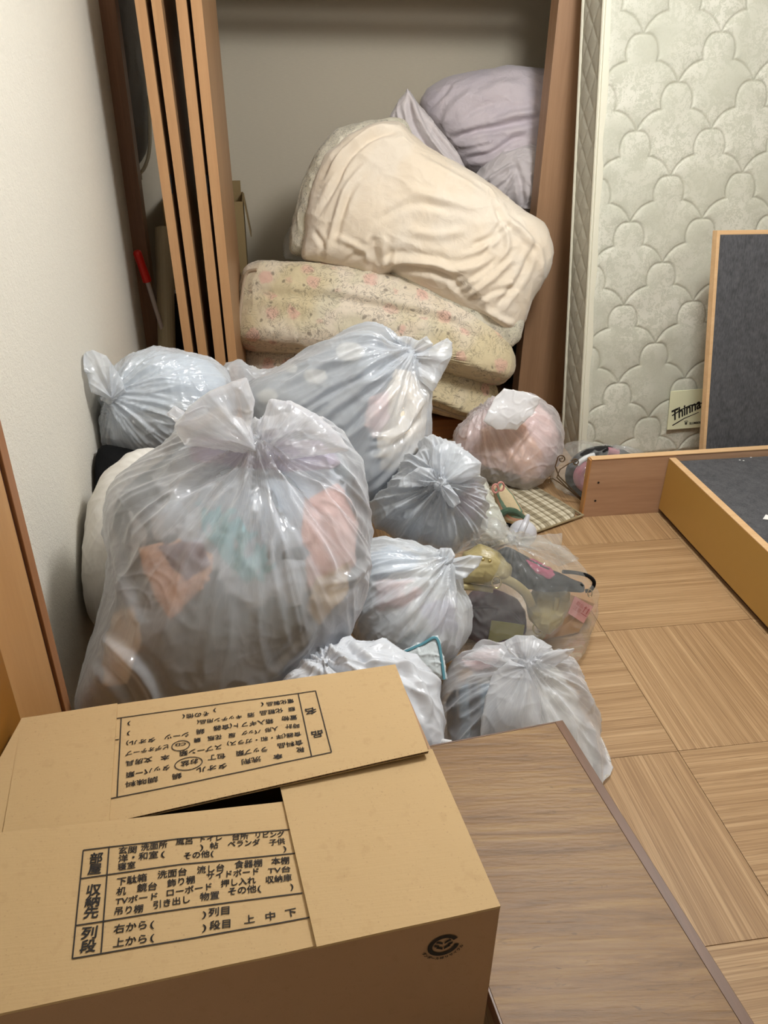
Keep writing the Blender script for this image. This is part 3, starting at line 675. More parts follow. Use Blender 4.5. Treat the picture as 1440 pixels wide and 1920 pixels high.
for dz in (-.0003, .0040):
    bb = bmesh.new(); L = []
    for i in range(40):
        p = f0+(f1-f0)*i/39*.86-inn*.002; z = float(ff.zat(p[0], p[1])[0])+dz; q = p+inn*.003
        L.append([bb.verts.new((p[0], p[1], z)), bb.verts.new((q[0], q[1], z)), bb.verts.new((q[0], q[1], z+.0006)), bb.verts.new((p[0], p[1], z+.0006))])
    for i in range(39):
        for k in range(4): bb.faces.new((L[i][k], L[i][(k+1) % 4], L[i+1][(k+1) % 4], L[i+1][k]))
    obj('liner_edge', bb, M_card, OF['far'])
M_print = plain('black_print', '#1f1a17', .75)
def words(rows, tr, flap, bm, ksz=1.0, bold=.0004):
    for s, x0, y0, x1, y1 in rows:
        S_, E_ = flap.px(tr(x0, y0)), flap.px(tr(x1, y1)); e = E_-S_; e[2] = 0; L = np.linalg.norm(e); e /= L
        n = max(len(s), 1); up = np.array([-e[1], e[0], 0]); size = min(L/n*1.02, .0118)*ksz
        if s in ')(' : size = .0105*ksz
        M = Matrix(((e[0], up[0], 0, S_[0]), (e[1], up[1], 0, S_[1]), (0, 0, 1, 0), (0, 0, 0, 1)))
        b = None
        for ox, oy in ((-1, -1), (1, -1), (-1, 1), (1, 1)): b = merge(b, textmesh(s, M @ Matrix.Translation((ox*bold/2, oy*bold/2, 0)), size, L, 0))
        for q in b.verts: q.co.z = float(flap.zat(q.co.x, q.co.y)[0])+.0042+.0011
        bm = merge(bm, b)
    return bm
def rule(bm, tr, flap, pts, w=.0016, closed=False):
    P = [flap.px(tr(*p))[:2] for p in pts]
    if closed: P.append(P[0])
    Q = []
    for i in range(len(P)-1):
        for k in range(16): Q.append(P[i]+(P[i+1]-P[i])*k/15)
        if i < len(P)-2 or True:
            b = bmesh.new(); seg = Q[-16:]; d = seg[-1]-seg[0]; d = d/np.linalg.norm(d); nn_ = np.array([-d[1], d[0]])*w/2; L = []
            for p in seg: L.append([b.verts.new((c[0], c[1], float(flap.zat(c[0], c[1])[0])+.0042+.0011)) for c in (p-nn_, p+nn_)])
            for i2 in range(15): b.faces.new((L[i2][0], L[i2+1][0], L[i2+1][1], L[i2][1]))
            bm = merge(bm, b)
    return bm
t6 = lambda x, y: (x/1.6744, 1220+y/1.6744); t7 = lambda x, y: (200+x/3.2727, 1270+y/3.2727)
near_words = [('玄関',372,638,428,634),('洗面所',443,628,525,618),('風呂',552,610,604,606),('トイレ',630,600,697,596),('台所',730,595,780,590),('リビング',803,588,892,584),
 ('洋・和室',372,665,496,650),('(',506,648,518,646),(')',628,626,638,625),('帖',660,622,685,620),('ベランダ',716,617,816,610),('子供',846,612,895,606),('寝室',370,690,425,682),('その他',577,655,658,647),('(',662,646,671,645),(')',890,630,899,629),
 ('下駄箱',367,738,461,722),('洗面台',495,715,586,704),('流し台',619,700,704,690),('食器棚',737,683,823,676),('本棚',852,672,908,668),('机',365,768,395,765),('鏡台',430,757,492,750),('飾り棚',526,742,612,728),('サイドボード',648,718,812,702),('TV台',842,700,912,694),
 ('TVボード',362,798,494,780),('ローボード',524,772,665,750),('押し入れ',694,742,803,730),('収納庫',835,730,916,722),('吊り棚',360,830,448,820),('引き出し',482,810,596,790),('物置',628,785,688,778),('その他',717,768,805,757),('(',810,757,820,755),(')',912,750,921,749),
 ('右から',357,888,460,872),('(',472,870,484,868),(')',635,838,647,837),('列目',655,834,720,826),('上から',355,932,460,916),('(',472,912,484,910),(')',635,880,647,879),('段目',658,876,723,868),('上',767,858,800,853),('中',835,848,865,843),('下',898,838,932,830)]
head_n = [('部',281,668,320,664),('屋',276,702,316,698),('収',271,768,315,764),('納',266,804,311,800),('先',262,840,307,836),('列',254,905,302,900),('段',250,948,299,942)]
far_words = [('靴',1212,432,1165,436),('傘',1078,472,1022,478),('洗剤',945,488,828,510),('タオル',738,530,550,560),('鍋',460,590,405,600),('調味料',315,612,115,648),
 ('食料品',1202,388,1048,412),('ラップ類',985,430,795,458),('包丁',730,470,622,485),('お盆',560,502,455,522),('タッパー類',388,540,120,590),('食器(洋・和・ガラス)',1192,338,740,402),('スプーン類',706,415,447,460),('本',386,478,333,486),('文房具',280,492,118,520),
 ('時計',1182,288,1098,295),('人形',1050,305,970,318),('バッグ',945,325,830,335),('服',790,345,748,350),('花瓶',707,355,620,368),('鏡',578,375,537,380),('CD',487,402,423,410),('ビデオテープ',378,415,118,460),
 ('置物',1168,235,1075,245),('箱入ギフト(食器',1022,258,655,305),('鍋',602,320,553,325),('シーツ',505,340,358,358),('タオル)',300,372,122,398),('額',1155,185,1115,190),('化粧品',1080,192,940,212),('酒',907,220,865,225),('キッチン用品(',828,233,555,270),(')',145,338,127,340),
 ('電化製品',1145,135,982,158),('(',962,160,946,162),(')',672,197,656,199),('その他',628,212,490,232),('(',480,234,465,236),(')',147,277,130,279)]
head_f = [('名',1283,188,1218,200),('品',1322,328,1255,340)]
bm = words(near_words, t6, nf, None); bm = words(head_n, t6, nf, bm, 1.35, .0007)
for p in ([(262,628),(228,968)], [(343,617),(318,950)], [(262,628),(560,592),(918,562)], [(254,717),(570,672),(930,637)], [(240,864),(600,808),(950,762)], [(228,968),(600,905),(975,838)]): bm = rule(bm, t6, nf, p)
obj('printed_lettering', bm, M_print, OF['near'])
bm = words(far_words, t7, ff, None, .95); bm = words(head_f, t7, ff, bm, 1.3, .0006)
for p in ([(1282,85),(700,165),(60,255)], [(1282,85),(1380,462)], [(1380,462),(1258,488),(480,655),(65,738),(20,748)], [(65,738),(90,252)], [(1175,100),(1258,488)], [(50,387),(76,383)]): bm = rule(bm, t7, ff, p)
for cx, cy, rx, ry in ((503, 532, 86, 38), (455, 422, 56, 30)):
    bm = rule(bm, t7, ff, [(cx+rx*math.cos(a)*math.cos(-.2)-ry*math.sin(a)*math.sin(-.2), cy+rx*math.cos(a)*math.sin(-.2)+ry*math.sin(a)*math.cos(-.2)) for a in np.arange(0, 6.28, .35)], .0014, True)
obj('printed_lettering', bm, M_print, OF['far'])
# recycling mark on the front wall
nfr = np.cross(ex_, [0, 0, 1.0]); nfr /= np.linalg.norm(nfr); nfr = nfr if nfr[1] < 0 else -nfr
def fr(px): d = ray(*px); t = ((bA-CAMP)@nfr)/(d@nfr); return CAMP+d*t
rc = fr((831, 1771)); e1 = -ex_; e2 = np.array([0, 0, 1.0]); RMx = Matrix(((e1[0], e2[0], nfr[0], rc[0]+nfr[0]*.0012), (e1[1], e2[1], nfr[1], rc[1]+nfr[1]*.0012), (e1[2], e2[2], nfr[2], rc[2]), (0, 0, 0, 1)))
rr = .0175; bm = None
bm = stroke(bm, [(rr*math.cos(a), rr*math.sin(a)) for a in np.linspace(math.radians(28), math.radians(352), 50)], .0062, RMx)
def poly(bm, pts, M):
    b = bmesh.new(); f = b.faces.new([b.verts.new((p[0], p[1], 0)) for p in pts]); bmesh.ops.transform(b, matrix=M, verts=b.verts); return merge(bm, b)
for sx in (1, -1):
    bm = poly(bm, [(sx*.001, .0025), (sx*.010, .0075), (sx*.0085, .0105), (sx*.0015, .0065)], RMx); bm = poly(bm, [(sx*.0055, .0015), (sx*.0118, .005), (sx*.012, .0005), (sx*.006, -.003)], RMx)
    bm = poly(bm, [(sx*.0008, -.0035), (sx*.0075, -.0005), (sx*.0095, -.0035), (sx*.0008, -.0085)], RMx)
for i, ch in enumerate('ダンボールはリサイクル'):
    a = math.radians(200+i*13.6); R_ = .0255
    bm = merge(bm, textmesh(ch, RMx @ Matrix.Translation((R_*math.cos(a), R_*math.sin(a), 0)) @ Matrix.Rotation(a+math.pi/2, 4, 'Z') @ Matrix.Translation((-.0025, -.0025, 0)), .0056, None, .0002))
obj('recycling_mark', bm, M_print, front_wall)

# ------------------------------------------------ low table
ZT = .30
tFR, tNR = at(1055, 1350, Z=ZT), at(1415, 1920, Z=ZT); d1 = tNR-tFR; d1 /= np.linalg.norm(d1); d2 = np.array([d1[1], -d1[0], 0]); d2 = d2 if d2[0] < 0 else -d2
tL = at(914, 1855, Z=ZT); TWd = (tL-tFR)@d2; TLn = 1.05
t = NT('table_veneer'); v = t.co(rot=(0, 0, math.atan2(d2[1], d2[0]))); 
mv = t.n('ShaderNodeMapping', Vector=v, Scale=(3, 55, 1)).outputs[0]; g = t.noise(mv, 1, 6, .65, .5); g3 = t.noise(t.n('ShaderNodeMapping', Vector=v, Scale=(30, 170, 1)).outputs[0], 1, 3)
big = t.noise(v, 3.0, 3)
col = t.ramp(g.outputs[0], [(.3, hx('#614524')), (.5, hx('#826138')), (.72, hx('#a0804e'))]); col = t.mix(t.math('MULTIPLY', big.outputs[0], .45), col, hx('#8a6a48'))
g4 = t.noise(t.n('ShaderNodeMapping', Vector=v, Scale=(22, 90, 1)).outputs[0], 1, 3, .7, .8)
col = t.mix(t.math('MULTIPLY', t.ramp(g4.outputs[0], [(.62, (0,0,0,1)), (.72, (1,1,1,1))]), .55), col, hx('#574027'))
M_tab = t.done(t.bsdf(col, .5, t.bump(t.math('MULTIPLY_ADD', g3.outputs[0], .9, g.outputs[0]), .35, .0035)))
M_tabe = wood('table_edge_wood', '#5e4432', '#75543e', 1, 1, .4); M_tabd = plain('table_dark_side', '#22140d', .5)
tb = thing('low_table', tuple(tFR+d2*TWd/2+d1*.5-[0, 0, ZT]), 'narrow brown wood-veneer low table beside the moving box', 'table')
def trect(a0, a1, l0, l1, z0, z1, bev=.001):
    p = lambda a, l, z: tFR+d2*a+d1*l+np.array([0, 0, z-ZT]); return hexa([p(a0, l0, z0), p(a0, l1, z0), p(a1, l1, z0), p(a1, l0, z0), p(a0, l0, z1), p(a0, l1, z1), p(a1, l1, z1), p(a1, l0, z1)], bev)
EW = .018
obj('top_panel', trect(EW, TWd-.004, .003, TLn-EW, ZT-.018, ZT-.0006, .0004), M_tab, tb)
obj('edge_strip', trect(0, EW-.0004, 0, TLn, ZT-.028, ZT), M_tabe, tb); obj('edge_strip', trect(EW, TWd-.004, TLn-EW+.0004, TLn, ZT-.028, ZT), M_tabe, tb)
obj('edge_strip', trect(EW, TWd, 0, .0026, ZT-.028, ZT, .0006), M_tabe, tb); obj('edge_strip', trect(TWd-.0036, TWd, .003, TLn, ZT-.028, ZT, .0006), M_tabe, tb)
obj('apron', trect(.03, TWd-.03, .03, TLn-.03, ZT-.08, ZT-.029), M_tabd, tb)
for a in (.02, TWd-.06):
    for l in (.02, TLn-.06): obj('leg', trect(a, a+.04, l, l+.04, .001, ZT-.0285), M_tabd, tb)

# ------------------------------------------------ wooden cabinet against the left wall
M_cab = wood('cabinet_wood', '#a87a48', '#bd8f5c', 2, .5, .4, 16, .02); M_cabe = wood('cabinet_edge', '#8e5e38', '#a3714a', 2, 1, .45); M_cabd = plain('cabinet_groove', '#43200f', .5)
cb = thing('cabinet', (-.47, 1.1, 0), 'orange-brown wooden cabinet side standing against the left wall', 'cabinet')
yE = 1.275
obj('edge_post', box((-.498, yE-.034, .001), (-.440, yE, 1.25), .002), M_cabe, cb)
obj('groove_strip', box((-.498, yE-.052, .001), (-.446, yE-.0342, 1.25)), M_cabd, cb)
obj('side_panel', box((-.498, .86, .001), (-.441, yE-.0522, 1.25), .002), M_cab, cb)
pq = at(12, 1320, X=-.43); obj('inner_panel', box((-.4405, .86, .001), (-.433, 1.02, 1.25), .002), plain('cabinet_inner', '#8a5a1c', .45), cb)

# ------------------------------------------------ inside the closet
M_grey = plain('grey_metal', '#8f8f8c', .3, Metallic=.8)
rod = thing('clothes_rail', (.6, 3.60, 1.69), 'steel clothes rail spanning the closet', 'rail')
obj('rail_tube', cyl((-.695, 3.60, 1.692), (1.895, 3.60, 1.692), .016), M_grey, rod)
for x in (-.698, 1.89): obj('rail_socket', cyl((x, 3.60, 1.692), (x+.01, 3.60, 1.692), .028), M_grey, rod)
def cbx(): 
    Yb = 3.74; l, r_ = at(303, 378, Y=Yb), at(455, 378, Y=Yb); bt = at(443, 548, Y=Yb)[2]; w = r_[0]-l[0]; z1 = r_[2]; x0, x1 = l[0], r_[0]; dp = .30
    b = thing('cardboard_box', (x0+w/2, Yb+dp/2, bt), 'tall brown cardboard box with open top flaps standing behind the closet door panels', 'box')
    T = .004
    obj('side_wall', box((x0, Yb, bt), (x1, Yb+T, z1), .001), M_card2, b); obj('side_wall', box((x0, Yb+dp-T, bt), (x1, Yb+dp, z1), .001), M_card2, b)
    obj('side_wall', box((x0, Yb+T, bt), (x0+T, Yb+dp-T, z1), .001), M_card2, b); obj('side_wall', box((x1-T, Yb+T, bt), (x1, Yb+dp-T, z1), .001), M_card2, b)
    obj('flap', box((x0+.01, Yb+dp-.004, z1), (x1-.01, Yb+dp, z1+.05), .001), M_card2, b)
    R1 = Matrix.Translation((x1, Yb+.1, z1)) @ Matrix.Rotation(-.14, 4, 'Y')
    obj('flap', box((0, 0, -.17), (.004, .16, .0), .001, None, R1), M_card2, b)
    for dz in (.048, .088):
        p = at(424, 378, Y=Yb); obj('staple_line', tube([(p[0]-.06, Yb-.002, z1-dz), (p[0]+.035, Yb-.002, z1-dz)], .003, n=6), M_steel2, b)
    p = at(440, 532, Y=Yb); F = Matrix.Translation((p[0], Yb-.0008, p[2])) @ Matrix.Rotation(math.pi/2, 4, 'X')
    obj('printed_lettering', textmesh('11', F, .035, .022, .001), M_print, b.children[0])
    obj('base_tape', box((x0-.001, Yb-.0015, bt+.001), (x1+.001, Yb-.0002, bt+.018)), plain('pale_tape', '#cfc9ba', .5), b)
    # black case underneath
    c = thing('storage_case', (x0+w/2, Yb+dp/2, 0), 'black storage case under the cardboard box in the closet', 'case')
    obj('case_body', box((x0-.06, Yb-.03, .001), (x1+.02, Yb+.30, bt-.04), .012), M_black, c)
    obj('case_lid', box((x0-.065, Yb-.035, bt-.038), (x1+.025, Yb+.305, bt-.001), .008), M_black, c)
M_card2 = cardboard('cardboard_closet', '#9c8358', '#8d764e'); M_steel2 = plain('bright_staple', '#d5d2ca', .35, Metallic=.6)
cbx()
# beige roll
p0, p1 = at(313, 655, Y=3.25), at(307, 430, Y=3.5); p0b = p0+(p0-p1)*((p0[2]-.01)/(p1[2]-p0[2]))
rl = thing('paper_roll', tuple(p0b), 'long beige rolled sheet leaning upright behind the leftmost closet door panel', 'roll')
obj('roll_tube', tube([p0b, p0, p1], .036, n=20), plain('beige_vinyl', '#a8997b', .6), rl)
obj('roll_end', tube([p1, p1+(p1-p0)*.01], [.028, .028], n=20), plain('roll_core', '#7d6f55', .8), rl)
# red-handled broom
p0, p1, p2 = at(256, 470, Y=3.22), at(276, 527, Y=3.24), at(305, 620, Y=3.27); p3 = p2+(p2-p1)*((p2[2]-.03)/(p1[2]-p2[2])); p3 = p3
br = thing('broom', tuple(p3), 'broom with red plastic grip and pale pole leaning in the closet corner', 'broom')
M_red = plain('red_plastic', '#c41f16', .35)
obj('grip', tube(smoothpath([p0, p0*.85+p1*.15, p0*.5+p1*.5, p1], 5), [.010, .013, .015, .016, .0165, .0165, .0165, .0165, .0165, .016, .016, .0165, .0165, .017, .0175, .018], n=14), M_red, br)
obj('pole', tube([p1, p2, p3], .009, n=12), plain('pale_pole', '#b9aea8', .4), br)
# coat in a clear cover
M_coat = cloth('charcoal_coat', '#4b4640', None, 260, .9, .5); M_clear = clearfilm('clear_film', .13); M_cov = clearfilm('garment_cover_film', .22)
sc = Soft([(214, -60), (258, -70), (270, 60), (277, 180), (279, 270), (270, 318), (258, 334), (247, 318), (236, 250), (222, 130)], 3.63, .05, .05, .8)
V, F = sc.mesh(40, .93); Nn = vnormals(V, F); V = V+Nn*(.010*pn(V*np.array([30, 30, 4]), 2))[:, None]
ct = thing('coat', tuple(at(245, -70, Y=3.63)), 'dark coat hanging in a clear cover at the left end of the closet', 'coat')
npobj('coat_body', V, F, M_coat, ct)
V, F = sc.mesh(44, 1.04); Nn = vnormals(V, F); fvv = V*np.array([40, 40, 5]); V = V+Nn*(.006*ridge(V*np.array([26, 26, 5]), 4, 1.5))[:, None]
npobj('garment_cover', V, F, M_cov, ct, attr=fvv)
hp = smoothpath([at(279, 180, Y=3.57), at(281, 270, Y=3.57), at(272, 312, Y=3.57), at(256, 331, Y=3.57)], 6); obj('cover_hem', tube(hp, .007, n=8), plain('cover_hem', '#cfc9b4', .5), ct)
p = at(258, 331, Y=3.57); obj('cover_tag', box(p-[.018, .002, .012], p+[.018, .002, .012], .001), bpy.data.materials['cover_hem'], ct)
a0 = at(245, -70, Y=3.63); obj('hanger_hook', tube(smoothpath([a0, (a0[0], 3.63, 1.69), (a0[0], 3.60, 1.714), (a0[0], 3.575, 1.69)], 5), .003, n=8), M_grey, ct)
# pink hanger
pk = plain('pink_plastic', '#d98f8f', .35); c = at(326, 25, Y=3.61); hg = thing('hanger', tuple(c), 'small pink plastic hanger loop seen between the closet door panels', 'hanger')
obj('hanger_loop', tube([c+np.array([.022*math.cos(a), 0, .022*math.sin(a)]) for a in np.arange(0, 6.28, .35)], .004, n=8, closed=True), pk, hg)
obj('hanger_hook', tube(smoothpath([c+[0, 0, .022], (c[0], 3.625, 1.69), (c[0], 3.60, 1.714), (c[0], 3.575, 1.69)], 5), .003, n=8), pk, hg)
# wooden chest under the folded futons
ch = thing('wooden_chest', (.45, 3.45, 0), 'low brown wooden chest under the folded floral futons', 'chest')
M_ch = wood('chest_wood', '#6e421c', '#85521f', 0, 1, .45)
obj('chest_body', box((-.05, 3.12, .001), (1.02, 3.72, .085), .003), M_ch, ch); obj('chest_top', box((-.06, 3.11, .0855), (1.03, 3.73, .098), .003), M_ch, ch)
# ------------------------------------------------ bedding in the closet
def floral(name, base='#ded1be', green='#c3be9c', pink='#dba99c', sc=1.0, line='#54463c', tan=None):
    t = NT(name); v = t.co(); warp = t.n('ShaderNodeVectorMath', _operation='ADD', i0=v, i1=t.n('ShaderNodeVectorMath', _operation='SCALE', i0=t.noise(v, 18*sc, 3).outputs['Color']).outputs[0])
    warp.inputs[1].default_value = (0, 0, 0)
    w = t.n('ShaderNodeMix', _data_type='VECTOR', Factor=.06); t.t.links.new(v, w.inputs[4]); t.t.links.new(t.noise(v, 14*sc, 3).outputs['Color'], w.inputs[5]); wv = w.outputs[1]
    fl = t.n('ShaderNodeTexVoronoi', Vector=wv, Scale=13*sc); d = fl.outputs['Distance']; cid = t.n('ShaderNodeSeparateColor', i0=fl.outputs['Color']).outputs[0]
    pick = t.ramp(cid, [(.45, (0,0,0,1)), (.5, (1,1,1,1))]); petal = t.math('MULTIPLY', t.ramp(d, [(.28, (1,1,1,1)), (.42, (0,0,0,1))]), pick)
    g = t.ramp(t.noise(v, 7*sc, 3, .5, .6).outputs[0], [(.48, (0,0,0,1)), (.62, (1,1,1,1))]); col = t.mix(t.math('MULTIPLY', g, .45), hx(base), hx(green))
    if tan: col = t.mix(t.ramp(t.noise(v, 3.1, 2).outputs[0], [(.45, (0,0,0,1)), (.6, (1,1,1,1))]), col, hx(tan))
    col = t.mix(t.math('MULTIPLY', petal, .62), col, hx(pink))
    n = t.noise(wv, 24*sc, 4, .6, 1.6).outputs[0]; ln = t.ramp(t.math('ABSOLUTE', t.math('SUBTRACT', n, .5)), [(.0, (1,1,1,1)), (.034, (0,0,0,1))])
    ln = t.math('MULTIPLY', ln, t.ramp(t.noise(v, 9*sc, 2).outputs[0], [(.36, (0,0,0,1)), (.5, (1,1,1,1))]))
    f2 = t.n('ShaderNodeTexVoronoi', Vector=wv, Scale=34*sc); c2 = t.n('ShaderNodeSeparateColor', i0=f2.outputs['Color']).outputs[1]
    dot = t.math('MULTIPLY', t.ramp(f2.outputs['Distance'], [(.16, (1,1,1,1)), (.30, (0,0,0,1))]), t.ramp(c2, [(.72, (0,0,0,1)), (.76, (1,1,1,1))]))
    col = t.mix(t.math('MULTIPLY', t.math('MAXIMUM', ln, dot), .62), col, hx(line))
    return t.done(t.bsdf(col, .75, t.bump(t.noise(v, 20, 4, .5, .8).outputs[0], .35, .012), Sheen_Weight=.2))
M_flor = floral('floral_futon_print', tan='#cfc09c'); M_duv = cloth('cream_duvet_cotton', '#e4d5c0', '#e7dbca', 300, .85, .32); M_lav = cloth('lavender_cotton', '#d6cbd0', '#cbc1c9', 300, .85, .5)
M_lav2 = cloth('pale_lavender_cotton', '#cdc5c6', None, 300, .85, .35); M_fpipe = plain('futon_piping', '#a8947c', .7, .2, 200)
M_patt = floral('patterned_blanket', '#d4cdbb', '#c2bda2', '#b0aa98', 2.0, '#1d1a18')
def soft_thing(name, label, cat, outline, Y, tf, tb, mat, N=70, pw=.8, lean=0, seed=1, lump=.012, lf=6, cr=.005, cf=9, cl=(), sm=4, group=None, part=None, zmin=None, **kw):
    s = Soft(outline, Y, tf, tb, pw, lean, sm); V, F, fv, K, A = bagmesh(s, N, None, seed=seed, lump=lump, lf=lf, cr=cr, cf=cf, cl=cl, **kw)
    if zmin: V = clampV(V, zmin)
    if part is None:
        return s, tag(npobj(name, V, F, mat, None, origin=tuple(s.C), attr=fv), label, cat, group)
    root = thing(name, (s.C[0], s.C[1], V[:, 2].min()), label, cat, group); npobj(part, V, F, mat, root, attr=fv); return s, root
# black boxes that carry the bedding
bb_ = thing('storage_box', (.75, 3.7, 0), 'black storage box under the bedding at the back of the closet', 'box')
obj('box_body', box((.28, 3.76, .001), (1.3, 4.06, .70), .01), M_black, bb_); obj('box_lid', box((.27, 3.755, .701), (1.31, 4.065, .735), .006), M_black, bb_)
# folded futons
fo2, r2 = soft_thing('floral_futon', 'lower folded floral futon, its pink-flowered corner hanging beside the pink bag', 'futon', [(458, 700), (455, 665), (480, 652), (700, 668), (850, 684), (915, 705), (932, 735), (935, 775), (927, 803), (880, 792), (810, 767), (700, 752), (500, 745)], 3.2, .13, .2, M_flor, 80, .55, .25, 12, .006, 6, .004, 8,
    [([(500, 700), (600, 705), (760, 720), (900, 745)], .012, -.006), ([(870, 730), (880, 760), (900, 790)], .01, .004)], group='folded floral futons', part='futon_cover', sm=1, zmin=.101)
obj('piping', tube(smoothpath([fo2.surf((790, 756)), fo2.surf((840, 773)), fo2.surf((885, 788)), fo2.surf((922, 799)), fo2.surf((929, 780))], 6), .0075, n=8), M_fpipe, r2)
fo1, r1 = soft_thing('floral_futon', 'upper folded floral futon with piped left edge, under the cream duvet', 'futon', [(447, 600), (449, 550), (458, 508), (478, 499), (560, 500), (640, 508), (720, 518), (800, 550), (880, 590), (940, 632), (962, 665), (963, 700), (950, 722), (900, 715), (820, 692), (740, 680), (600, 668), (500, 659), (443, 648), (442, 620)], 3.2, .17, .2, M_flor, 100, .55, .25, 5, .006, 5, .004, 8,
    [([(470, 548), (560, 556), (640, 562), (760, 585), (850, 606), (900, 640)], .018, -.016), ([(640, 565), (700, 600), (800, 615)], .02, .004), ([(828, 590), (845, 640), (850, 690)], .008, -.004), ([(560, 560), (565, 620), (560, 664)], .008, -.003)], group='folded floral futons', part='futon_cover')
obj('piping', tube(smoothpath([fo1.surf(p) for p in ((482, 506), (462, 514), (454, 555), (449, 605), (449, 646))], 6), .0075, n=8), M_fpipe, r1)
# lavender bedding
sR, _ = soft_thing('duvet', 'puffy lavender duvet stuffed against the closet back wall, highest in the pile', 'duvet', [(785, 195), (805, 170), (840, 148), (880, 135), (950, 125), (1030, 128), (1090, 150), (1110, 250), (1090, 340), (1000, 372), (920, 350), (870, 320), (825, 260), (790, 225)], 3.78, .17, .17, M_lav, 96, .8, .1, 2, .014, 5, .003, 7,
    [([(845, 262), (880, 250), (910, 242), (960, 232), (1020, 222)], .013, -.022), ([(905, 240), (960, 215), (1010, 210)], .014, .012), ([(870, 300), (920, 288), (960, 262), (990, 255)], .012, -.016), ([(830, 240), (850, 200), (890, 170)], .016, .008), ([(880, 190), (930, 165), (980, 160)], .02, .008), ([(800, 210), (830, 180), (850, 155)], .01, -.006), ([(860, 230), (900, 200), (960, 190)], .014, -.007), ([(860, 275), (900, 268), (930, 260)], .010, .008)])
soft_thing('pillow', 'crumpled pale lavender pillow wedged below the lavender duvet by the closet post', 'pillow', [(885, 340), (905, 310), (940, 285), (985, 272), (1050, 275), (1090, 300), (1090, 380), (1030, 398), (985, 402), (950, 398), (915, 375)], 3.60, .12, .08, M_lav2, 64, .8, .1, 6, .008, 8, .006, 11,
    [([(960, 300), (975, 335), (980, 385)], .012, -.016), ([(900, 350), (940, 320), (970, 305)], .008, .009), ([(920, 365), (950, 340), (965, 320)], .008, -.009), ([(990, 330), (1000, 360), (1000, 395)], .01, .009), ([(935, 380), (955, 350), (968, 325)], .007, .008)])
soft_thing('blanket', 'dark green-grey folded blanket just visible between pillow and closet post', 'blanket', [(940, 400), (980, 375), (1090, 372), (1095, 470), (1000, 500), (945, 460)], 3.68, .10, .1, cloth('green_grey_blanket', '#545c55'), 40, .7)
soft_thing('pillowcase', 'empty pale pillowcase with pointed corner sticking up against the closet wall', 'bedding', [(728, 228), (742, 198), (763, 163), (782, 188), (800, 212), (832, 250), (868, 308), (890, 345), (860, 350), (800, 320), (760, 280), (735, 250)], 3.50, .05, .07, M_lav2, 64, .75, 0, 9, .006, 9, .004, 12,
    [([(775, 190), (790, 230), (830, 290), (870, 325)], .008, .012), ([(765, 185), (775, 235), (810, 290)], .010, -.018), ([(745, 210), (765, 260), (800, 300)], .008, .008), ([(800, 225), (840, 280), (870, 315)], .006, -.009)], sm=1)
soft_thing('plastic_sheet', 'crumpled clear plastic behind the left end of the cream duvet', 'plastic', [(528, 482), (538, 430), (562, 385), (590, 305), (625, 275), (650, 350), (610, 480), (565, 492)], 3.50, .05, .05, clearfilm('cloudy_clear_film', .25), 44, .8, 0, 14, .012, 10, .008, 16)
soft_thing('blanket', 'cream blanket with dark pattern showing behind the upper edge of the cream duvet', 'blanket', [(543, 474), (548, 412), (566, 345), (590, 288), (628, 243), (680, 226), (735, 219), (762, 224), (775, 260), (700, 400), (640, 490), (580, 490)], 3.40, .10, .10, M_patt, 60, .8, 0, 15, .006, 8, .004, 10)
soft_thing('blanket', 'patterned blanket hem peeking from under the lower edge of the cream duvet', 'blanket', [(705, 500), (735, 522), (800, 562), (860, 592), (905, 622), (955, 654), (975, 640), (985, 600), (900, 560), (800, 520)], 3.10, .06, .06, M_patt, 50, .8, 0, 16, .004, 8, .003, 10)
